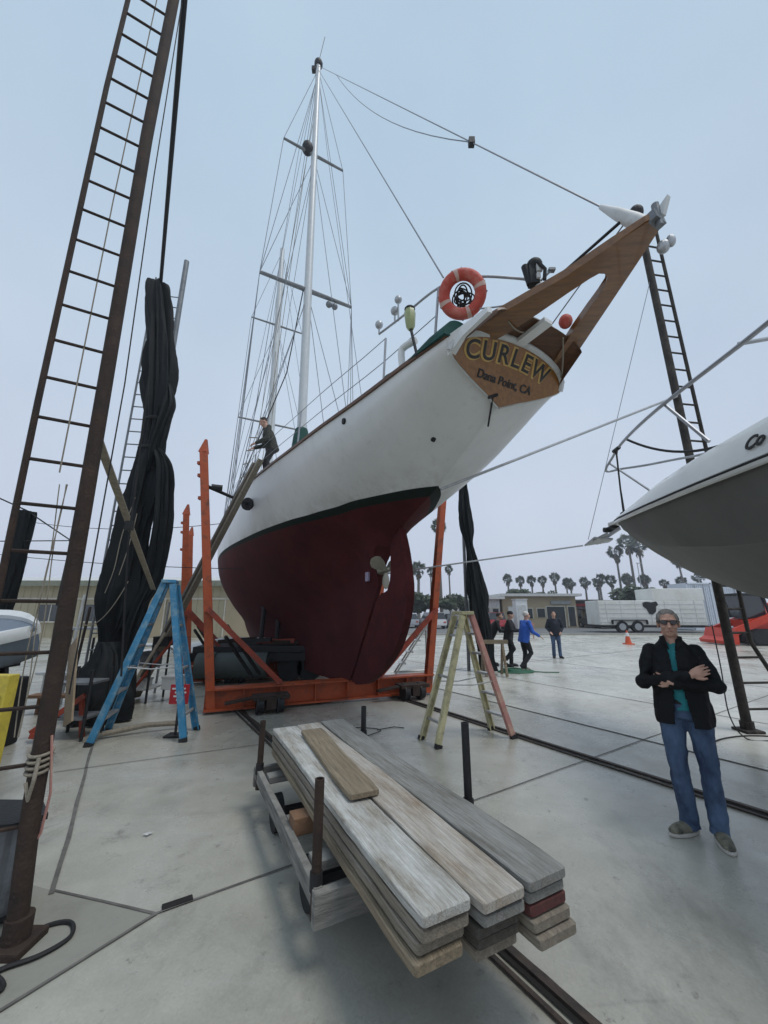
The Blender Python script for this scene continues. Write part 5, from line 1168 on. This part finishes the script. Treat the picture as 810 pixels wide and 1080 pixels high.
person('stooping person in dark clothes half hidden by the narrow tarpaulin',(3.55,13.4,0),math.radians(75),J,'darkcloth','darkcloth','black','hairdark',vox=.016)
# --- the man working on the schooner deck
J=std(.32,'fwd'); J['head']=(0,-.24,1.57); J['wriL']=(.16,-.4,.92); J['wriR']=(-.1,-.4,.9); J['elbL']=(.24,-.16,1.06); J['elbR']=(-.22,-.16,1.05)
for k_ in ('head','chest','pelvis','shoL','shoR','elbL','elbR','wriL','wriR','hipL','hipR'): J[k_]=tuple(V(J[k_])-V((0,-.03,.1)))
J['kneL']=(.12,-.1,.47); J['kneR']=(-.12,-.08,.47)
pd=B(8.5,-1.68,4.64)
person('man in an olive patterned jacket bending over the schooner rail, on deck',pd,math.radians(-62),J,'olive','darkcloth','black','hairdark',vox=.016,head_nod=.5,coat_len=.6)
# ------------------------------------------------------------------ background
# long tan metal shed on the left
bt_=thing('metal_shed','long low tan metal shed with a dark green eave along the left background','building',(-18,27,0))
q=MB(); q.box((-20,31,1.8),(32,8,3.6)); wl=q.build('wall','bldg',bt_)
q=MB()
for k in range(64): q.box((-35.8+.5*k,26.985,1.75),(.04,.03,3.3))
q.build('wall_ribs','bldg',wl)
q=MB(); q.prism([V((-36.3,26.3,3.42)),V((-36.3,26.3,3.72)),V((-36.3,31,4.35)),V((-36.3,35.5,3.72)),V((-36.3,35.5,3.42))],(32.6,0,0)); rf=q.build('roof','roofpale',bt_)
q=MB(); q.box((-20,26.28,3.55),(32.7,.06,.36)); q.build('eave','bldgtrim',rf)
MB().box((-20,26.95,2.55),(32,.08,.12)).build('gutter_band','bldgpale',bt_)
for x,w_ in ((-9.2,3.2),(-5.6,2.6),(-16.5,3.2)):
    q=MB(); q.box((x,26.93,1.25),(w_,.1,2.5)); dr=q.build('door','bldg2',bt_)
    q=MB(); q.box((x-w_/2,26.9,1.25),(.08,.1,2.5)); q.box((x+w_/2,26.9,1.25),(.08,.1,2.5)); q.box((x,26.9,2.53),(w_+.16,.1,.08)); q.build('door_frame','bldgpale',dr)
for x in (-19.5,-22.6):
    q=MB(); q.box((x,26.93,1.6),(1.6,.1,1.1)); wn=q.build('window','winddark',bt_); q=MB(); q.box((x,26.9,1.02),(1.8,.14,.08)); q.box((x,26.88,1.6),(.06,.06,1.1)); q.build('frame','bldgpale',wn)
q=MB(); q.faces([(-11,17.5,.01),(0.5,17.5,.01),(0.5,24,.01),(-11,24,.01)],[(0,1,2,3)]); struct('pale_apron',q,mat('pale_concrete',(.5,.5,.49),.7,var=.06,vs=.6))
# low buildings beyond the yard
def lowb(label,x0,x1,y,h,d,wm,rm,openings,flat=True):
    t=thing('low_building',label,'building',((x0+x1)/2,y,0)); q=MB(); q.box(((x0+x1)/2,y+d/2,h/2),(x1-x0,d,h)); q.build('wall',wm,t)
    q=MB(); q.box(((x0+x1)/2,y+d/2-.3,h+.14),(x1-x0+.8,d+.9,.28)); q.build('roof',rm,t)
    for x,w_,zb,hh,kind in openings:
        q=MB(); q.box((x,y-.02,zb+hh/2),(w_,.1,hh)); o=q.build(kind,'winddark' if kind=='window' else 'white',t)
        q=MB(); q.box((x,y-.05,zb+hh+.05),(w_+.2,.1,.1)); q.box((x-w_/2-.05,y-.05,zb+hh/2),(.08,.1,hh)); q.box((x+w_/2+.05,y-.05,zb+hh/2),(.08,.1,hh)); q.build('frame','bldgpale',o)
    return t
lowb('tan stucco building with a pale flat roof behind the workers',12.9,20.9,43,3.3,9,'bldg2','roofpale',[(14.0,1.0,0,2.2,'door'),(15.6,.9,1.0,1.0,'window'),(17.0,.8,1.1,.9,'window'),(18.6,1.9,0,2.2,'window'),(20.3,.7,.2,2.0,'window')])
lowb('small white and grey office building left of the tan stucco building',10.3,12.6,43,3.0,5,'offwhite','roofpale',[(11.0,.8,0,2.1,'window'),(12.1,.6,1.0,1.0,'window')])
lowb('darker low shop building with a dark awning left of the white trailer',21.2,30,46,2.7,8,'bldg2','darksteel',[(22.2,1.2,.2,2.0,'window'),(23.8,.9,.0,2.1,'door'),(25.2,1.0,.2,2.0,'window'),(28,1.4,.2,2.0,'window')])
# far terrace of buildings (pale strip behind palms)
lowb('long pale far building behind the palms',20,66,120,5.0,14,'roofpale','roofpale',[(30+6*k,3,1,2,'window') for k in range(6)])
# cars
def car(label,x,y,rz,m,L=4.4,H=1.45,W=1.78,van=False):
    t=thing('parked_car',label,'car',(x,y,0),'cars parked in front of the low buildings'); R=Matrix.Translation((x,y,0))@Matrix.Rotation(rz,4,'Z')
    def ob(n,q,mm,p,sm=False): return q.build(n,mm,p,sm,xf=R,angle=35)
    bz=.62*H if not van else .6*H
    pf=[(-L/2,.3),(-L/2,.55),(-L/2+.1,bz),(-L*.2,bz+.02),(L*.22,bz),(L/2-.15,bz-.12),(L/2,.55),(L/2,.3)]
    q=MB(); q.prism([V((a,-W/2,z)) for a,z in pf],(0,W,0)); bmesh.ops.bevel(q.bm,geom=q.bm.edges[:],offset=.06,segments=2,affect='EDGES'); b=ob('body',q,m,t,True)
    cf=[(-L*.36 if not van else -L*.47,bz),(-L*.27 if not van else -L*.45,H-.04),(-L*.2,H),(L*.08,H),(L*.24,bz)]
    q=MB(); q.loft([[V((a*f,s*W/2*.94*g,z)) for a,z,f,g in [(a,z,1,1 if z<H-.1 else .84) for a,z in cf]] for s,f in ((-1,1),(1,1))]); cb=ob('cabin',q,'winddark',t,True)
    q=MB(); q.box((-L*.06 if not van else -L*.15,0,H-.0),(L*.3 if not van else L*.55,W*.78,.05),None,.015); ob('roof_panel',q,m,cb)
    for a in (-L*.3,L*.31):
        for s in (-1,1):
            q=MB(); q.cyl((a,s*W/2-.1*s-.1*s,.32),(a,s*W/2+.01*s,.32),.32,.32,18); wl_=ob('wheel',q,'black',t,True); q=MB(); q.cyl((a,s*W/2-.05*s,.32),(a,s*W/2+.02*s,.32),.18,.16,12); ob('hub',q,'galv',wl_)
    for s in (-1,1):
        q=MB(); q.box((L/2-.03,s*W*.36,.62),(.08,.3,.13)); ob('headlight',q,'galv',t); q=MB(); q.box((-L/2+.03,s*W*.38,.66),(.08,.25,.14)); ob('tail_light',q,'ringred',t)
M['carwhite']=mat('car_white',(.6,.6,.6),.3,var=.03,coat=.5); M['carsilver']=mat('car_silver',(.35,.36,.38),.3,.4,var=.03,coat=.5); M['carred']=mat('car_red',(.4,.02,.03),.3,var=.05,coat=.5); M['cardark']=mat('car_dark',(.03,.035,.05),.3,var=.05,coat=.5)
car('white parked car at the left of the row, behind the orange post',5.0,42,PI/2+.2,'carwhite',H=1.6,van=True)
car('dark parked car seen just right of the orange post',7.4,43,PI/2,'cardark')
car('silver parked car farther right, in front of the office building',2.8,44,PI/2,'carsilver')
car('red parked car beside the narrow tarpaulin',10.6,40,PI/2+.1,'carred',H=1.6,van=True)
# cargo trailer
ct=thing('cargo_trailer','long off-white cargo trailer with twin wheels and a dark patch on its side','trailer',(22,34,0))
TX=Matrix.Translation((18.2,33.2,0))@Matrix.Rotation(-.05,4,'Z')
def tb_(n,q,m,p,sm=False): return q.build(n,m,p,sm,xf=TX,angle=35)
q=MB(); q.box((4.1,1.2,1.6),(8.6,2.4,2.0),None,.06); bd=tb_('body',q,'trailer',ct)
q=MB(); q.box((6.4,1.2,3.08),(4.2,2.4,1.0),None,.05); tb_('raised_front',q,'trailer',ct)
q=MB()
for k in range(5): q.box((4.1,-.012,.85+.36*k),(8.5,.02,.02))
for k in range(7): q.box((.4+1.2*k,-.012,1.6),(.02,.02,2.0))
tb_('side_trim',q,'offwhite',bd)
q=MB(); q.box((4.1,1.2,.5),(8.8,2.2,.16)); q.bar((8.4,1.2,.5),(9.9,1.2,.45),.14,.14); tb_('chassis',q,'darksteel',ct)
for a in (1.5,2.75):
    q=MB(); q.cyl((a,-.08,.48),(a,.25,.48),.48,.48,20); wh=tb_('wheel',q,'black',ct,True); q=MB(); q.cyl((a,-.1,.48),(a,.1,.48),.28,.26,16); tb_('rim',q,'galv',wh)
q=MB(); q.box((2.1,-.1,1.02),(2.7,.25,.06)); q.box((.72,-.1,.85),(.06,.25,.35)); q.box((3.5,-.1,.85),(.06,.25,.35)); tb_('mudguard',q,'darksteel',ct)
q=MB(); q.prism([V((x+4.05,-.035,z+2.0)) for x,z in ((-.62,.42),(-.3,.5),(.1,.44),(.5,.52),(.62,.25),(.42,.1),(.36,-.3),(.05,-.55),(-.2,-.5),(-.36,-.1),(-.62,.1))],(0,.03,0)); tb_('dark_patch',q,'darkcloth',bd)
# shipping container behind
cn=thing('shipping_container','pale blue-white ribbed shipping container standing right of the cargo trailer','container',(27,38.5,0))
q=MB(); q.box((31.9,38.5,2.2),(6.2,2.4,4.3)); bd=q.build('body','container',cn)
q=MB()
for k in range(30): q.box((28.9+.2*k,37.28,2.2),(.1,.06,3.9))
for k in range(5): q.box((31.9,37.26,.6+.8*k),(6.0,.05,.03))
q.build('ribs','container',bd)
q=MB()
for x in (28.85,31.1,34.95): q.box((x,37.25,2.2),(.14,.12,4.3))
q.box((31.9,37.25,4.3),(6.2,.12,.14)); q.box((31.9,37.25,.12),(6.2,.12,.2)); q.build('frame','container',cn)
q=MB()
for x in (29.6,30.4,31.8,33.3): q.cyl((x,37.2,.2),(x,37.2,4.2),.03)
q.build('door_bars','galv',cn)
# red loader
ld=thing('track_loader','red compact track loader with a dark cab parked beyond the grey ladder mast','loader',(19.0,21.5,0))
LX=Matrix.Translation((19.0,20.6,0))@Matrix.Rotation(-.1,4,'Z')@Matrix.Scale(1.15,4)
def lb_(n,q,m,p,sm=False): return q.build(n,m,p,sm,xf=LX,angle=35)
for y in (0,1.4):
    q=MB(); q.prism([V((x,y,z)) for x,z in ((-.4,.12),(-.1,.02),(2.0,.02),(2.4,.25),(2.3,.55),(1.8,.72),(.2,.72),(-.35,.45))],(0,.35,0)); bmesh.ops.bevel(q.bm,geom=q.bm.edges[:],offset=.05,segments=2,affect='EDGES'); tr_=lb_('track',q,'black',ld)
    for x in (.1,.75,1.35,1.9): q=MB(); q.cyl((x,y-.02,.32),(x,y+.1,.32),.2,.2,14); lb_('track_wheel',q,'darksteel',tr_)
q=MB(); q.prism([V((x,.36,z)) for x,z in ((.2,.5),(2.3,.5),(2.75,1.2),(2.5,1.6),(1.5,1.72),(.9,1.25),(.0,1.1))],(0,1.03,0)); bmesh.ops.bevel(q.bm,geom=q.bm.edges[:],offset=.06,segments=2,affect='EDGES'); lb_('body',q,'tractorred',ld,True)
q=MB()
for x,x2 in ((-.1,0.05),(1.15,1.0)):
    for y in (.42,1.33): q.bar((x,y,1.15),(x2,y,2.22),.08,.08)
q.box((.5,.88,2.26),(1.4,1.1,.1),None,.03); lb_('cab_frame',q,'darksteel',ld)
q=MB(); q.box((.5,.88,1.7),(1.02,.85,1.0)); lb_('cab_glass',q,'winddark',ld)
for y in (.1,1.55):
    q=MB(); q.prism([V((x,y,z)) for x,z in ((-.8,.45),(-.7,.75),(.6,1.25),(2.2,1.92),(2.75,1.75),(2.8,1.5),(2.2,1.6),(.7,1.0),(-.75,.4))],(0,.14,0)); lb_('lift_arm',q,'tractorred',ld)
q=MB(); q.prism([V((x,-.05,z)) for x,z in ((-.75,.05),(-1.15,.05),(-1.2,.2),(-.95,.35),(-.8,.75),(-.7,.7))],(0,1.9,0)); lb_('bucket',q,'tractorred',ld)
q=MB(); q.cyl((2.5,.5,1.0),(2.9,.5,1.0),.12); q.box((2.76,.9,1.1),(.1,.8,.5)); lb_('rear_grille',q,'black',ld)
# traffic cones
def cone(x,y,label):
    t=thing('traffic_cone',label,'cone',(x,y,0),'orange cones'); q=MB(); q.box((x,y,.03),(.42,.42,.06),None,.015); q.build('base','conered',t)
    q=MB(); q.tube([(x,y,.05),(x,y,.42)],[.16,.09],16); q.build('lower_body','conered',t,True); q=MB(); q.tube([(x,y,.42),(x,y,.6)],[.092,.058],16); q.build('white_collar','signwhite',t,True); q=MB(); q.tube([(x,y,.6),(x,y,.72)],[.057,.035],16); q.build('tip','conered',t,True)
cone(13.05,21.6,'orange traffic cone with a white collar in front of the cargo trailer')
cone(21.9,31.5,'orange cone farther back beside the red loader')
q=MB(); q.box((9.3,26,.5),(.9,.1,.25)); 
for x in (8.95,9.65): q.bar((x,26,.0),(x,26,1.0),.06,.06); 
q.box((9.3,26,.9),(.9,.1,.2)); tag(q.build('barricade','pinkladder'),'small pale red barricade standing between the blue coat and the navy jacket','barricade')
# palms and bushes
def fan_crown(q,c,r,n,seed,skirt=True):
    rg=random.Random(seed); q2=MB()
    for k in range(n):
        az=rg.uniform(0,2*PI); el=math.asin(rg.uniform(-.75,1)); d=V((math.cos(az)*math.cos(el),math.sin(az)*math.cos(el),math.sin(el)))
        st=V(c); m_=st+d*r*rg.uniform(.4,.62); u=d.orthogonal().normalized(); u=(Matrix.Rotation(rg.uniform(0,2*PI),3,d)@u); v=d.cross(u); R_=r*rg.uniform(.38,.55)
        ln=[st+u*.02*r,st-u*.02*r,m_-u*.015*r,m_+u*.015*r]; q.faces(ln,[(0,1,2,3)])
        for j in range(9):
            a=(j-4)*.3; e=m_+(d*math.cos(a)+u*math.sin(a))*R_*rg.uniform(.85,1.1)-V((0,0,R_*.22*abs(a))); w_=(-d*math.sin(a)+u*math.cos(a))*R_*.12
            md_=m_.lerp(e,.5); q.faces([m_,md_+w_,e,md_-w_],[(0,1,2,3)])
    return q
def palm_mesh(h,r,tr,n,seed,lean=0.):
    rg=random.Random(seed); p=[V((lean*(u**1.5)*h+.1*math.sin(u*3+seed),0,h*u)) for u in [k/7 for k in range(8)]]
    a=MB(); a.tube(p,[tr*(1.25-.4*k/7) for k in range(8)],8)
    b=MB(); fan_crown(b,p[-1]+V((0,0,r*.15)),r,n,seed)
    s=MB()
    for k in range(26):
        az=rg.uniform(0,2*PI); o=V((math.cos(az),math.sin(az),0)); t_=V((-o.y,o.x,0)); z0=h-rg.uniform(0,r*.5); L=r*rg.uniform(.5,.9); s.faces([p[-1]*1+V((0,0,z0-h))+o*tr*.6,V((p[-1].x,0,z0))+o*r*.36+t_*r*.12-V((0,0,L*.6)),V((p[-1].x,0,z0))+o*r*.25-V((0,0,L)),V((p[-1].x,0,z0))+o*r*.36-t_*r*.12-V((0,0,L*.6))],[(0,1,2,3)])
    return a,b,s
protos=[]
def palm(x,y,h,r,tr,label,proto=None,seed=0,rz=0,lean=0.,sc=1.,group='palms on the skyline'):
    if proto is None:
        a,b,s=palm_mesh(h,r,tr,46,seed,lean); t=thing('palm_tree',label,'palm tree',(0,0,0),group)
        a.build('trunk','bark',t,True); cr_=b.build('crown','leaf',t); s.build('dry_skirt','leafdry',cr_)
    else: t=copy_tree(proto); t['label']=label
    t.location=(x,y,0); t.rotation_euler=(0,0,rz); t.scale=(sc,sc,sc); return t
rg=random.Random(21)
far=[(33,104,9.9),(36,103,8.7),(38.7,102,8.9),(41.5,102,8.6),(44.3,101,9.4),(46.4,99,8.4),(48.2,101,8.6),(52,101,8.5),(54.3,98,9.3),(55.8,102,8.3),(58.4,100,9.2),(60.6,97,8.6),(63.2,101,9.5),(66,99,8.8),(68.5,102,9),(72,100,8.4),(77,101,8.8),(81,100,9.2)]
order=['first','second','third','fourth','fifth','sixth','seventh','eighth','ninth','tenth','eleventh','twelfth','thirteenth','fourteenth','fifteenth','sixteenth','seventeenth','eighteenth']
p0=None
for i,(x,y,h) in enumerate(far):
    lb_txt='%s palm from the left in the far skyline row'%order[i]
    if i%6==0: p0=palm(x,y,h,1.5,.24,lb_txt,None,100+i)
    else: palm(x,y,h,1.75,.3,lb_txt,p0,0,rg.uniform(0,6),0,h/far[i-i%6][2]*rg.uniform(1.0,1.12))
pT=palm(64.2,100,19.2,2.6,.3,'tallest palm on the skyline, left of the pair above the cargo trailer',None,301)
palm(67.6,101,18.6,2.6,.42,'second tall palm on the skyline, right of the pair above the cargo trailer',pT,0,2.0,0,.96)
palm(62.5,103,17.2,2.2,.3,'slim tall palm just left of the pair above the cargo trailer',pT,0,4.0,0,.88)
palm(73.5,95,13.8,1.7,.22,'thin leaning palm right of the tall pair, above the white container',None,305,0,-.06)
pM=palm(8.9,61,14.8,1.5,.24,'tall near palm whose crown shows right behind the orange post',None,311,0,0,group='palms behind the orange post')
palm(7.1,80,10.0,1.75,.28,'palm just right of the rudder, behind the left of the orange post',None,312,0,0,group='palms behind the orange post'); palm(9.9,82,9.6,1.7,.28,'palm showing just left of the orange post',pM,0,1,0,.66,group='palms behind the orange post'); palm(13.4,80,9.9,1.7,.28,'palm standing alone between the orange post and the narrow tarpaulin',pM,0,3,0,.68,group='palms behind the orange post')
def bush(x,y,rx,ry,rz,label,seed,trunk=0.,n=900,ls=.16,m='bush'):
    rg=random.Random(seed); t=thing('leafy_tree' if trunk else 'shrub',label,'tree' if trunk else 'shrub',(x,y,0)); q=MB(); cl=[(V((rg.uniform(-.65,.65),rg.uniform(-.6,.6),rg.uniform(-.5,.55))),rg.uniform(.3,.55)) for _ in range(9)]
    for k in range(n):
        c,r=rg.choice(cl); d=V((rg.gauss(0,1),rg.gauss(0,1),rg.gauss(0,1))).normalized(); p=c+d*r*rg.uniform(.75,1.05); p=V((p.x*rx,p.y*ry,p.z*rz))+V((x,y,trunk+rz))
        u=V((rg.gauss(0,1),rg.gauss(0,1),rg.gauss(0,1))).normalized(); v=u.orthogonal().normalized(); s=ls*max(rx,rz)*rg.uniform(.5,1.1); q.faces([p+u*s,p+v*s*.5,p-u*s,p-v*s*.5],[(0,1,2,3)])
    q.build('foliage',m,t)
    q=MB(); q.tube([(x,y,0),(x+.1,y,trunk+rz*.5),(x,y,trunk+rz*1.3)],[.2,.15,.06],8)
    for k in range(4): q.tube([(x,y,trunk+rz*.4),(x+rx*.5*math.cos(k*1.6),y+ry*.5*math.sin(k*1.6),trunk+rz*1.1)],[.1,.04],6)
    q.build('trunk','bark',t)
bush(5.9,58,3.2,2,1.7,'bushy green tree mass left of the orange post',1,1.3,1500); bush(10.3,57,2.8,2,1.6,'bushy green tree right of the orange post, above the parked cars',2,1.2,1300)
bush(32.0,50,2.3,2,1.7,'dark round tree standing left of the cargo trailer, over the shop',3,1.6,1300)
bush(47,74,4.2,3,2.4,'broad dark tree right above the cargo trailer roof',4,1.2,1500); bush(54,78,3.5,3,2.3,'leafy tree behind the tall palms, farther right of the broad dark tree',5,1.5,1300)
bush(21.6,62,1.9,2,.9,'low shrub over the roof of the tan stucco building, the leftmost of two',6,3.6,700); bush(25.5,63,1.7,2,.7,'smaller low shrub over the roof of the tan stucco building, right of the other',7,3.6,600)
for x,y,h,l in ((39.5,60,9.0,'pale slim light pole left of the cargo trailer'),(40.5,50,5.8,'thin pole rising beside the white container')):
    q=MB(); q.tube([(x,y,0),(x,y,h)],[.09,.06],8); q.box((x+.3,y,h),(.8,.2,.1)); tag(q.build('light_pole','galv'),l,'light pole')
# distant yard edge: a low dark kerb line and pavement in front of the trailers
q=MB(); q.faces([(-60,30.0,.012),(140,30.0,.012),(140,100,.012),(-60,100,.012)],[(0,1,2,3)]); struct('street',q,mat('asphalt',(.16,.16,.16),.85,var=.15,vs=.8))
q=MB(); q.box((40,29.9,.06),(200,.16,.12)); struct('kerb',q,'concrete')

t=thing('white_booth','tall narrow white booth standing in front of the tan stucco building','booth',(13.4,39,0))
q=MB(); q.box((13.4,39,1.4),(1.1,1.1,2.8),None,.03); q.build('shell','white',t); q=MB(); q.box((13.4,38.42,1.25),(.8,.06,2.1)); q.build('door','offwhite',t); q=MB(); q.box((13.4,39,2.85),(1.25,1.25,.1),None,.02); q.build('roof','roofpale',t)
car('dark pickup parked in front of the shop with the dark awning',22.6,42.5,PI/2+.15,'cardark',H=1.65)
car('small red car parked right of the dark pickup, before the shop',25.0,43.5,PI/2,'carred')
for k,(x,y,z,w_,h_,m) in enumerate(((19.2,42.85,2.65,2.2,.4,'shopsign'),(23.2,45.7,2.45,3.0,.3,'signred'))):
    q=MB(); q.box((x,y,z),(w_,.12,h_),None,.02); tag(q.build('shop_fascia',m),['plain grey fascia board over the dark shopfront of the tan building','plain red fascia board along the dark shop front'][k],'sign board')
q=MB(); q.prism([V((21.4,45.9,2.35)),V((21.4,44.6,2.0)),V((21.4,44.6,1.92)),V((21.4,45.9,2.25))],(5.2,0,0)); tag(q.build('awning','darkcloth'),'dark sloping awning over the shop windows left of the cargo trailer','awning')
# ------------------------------------------------------------------ sea air
hz=MB(); hz.box((0,140,15.5),(602,402,33)); hm_=bpy.data.materials.new('haze'); hm_.use_nodes=True; nt=hm_.node_tree; nt.nodes.remove(nt.nodes['Principled BSDF'])
pv_=nt.nodes.new('ShaderNodeVolumePrincipled'); pv_.inputs['Color'].default_value=(.85,.92,1.,1); pv_.inputs['Density'].default_value=.0013; pv_.inputs['Anisotropy'].default_value=.2
nt.links.new(pv_.outputs[0],nt.nodes['Material Output'].inputs['Volume'])
hb=hz.build('haze',hm_,base=(0,0,0)); hb['kind']='stuff'
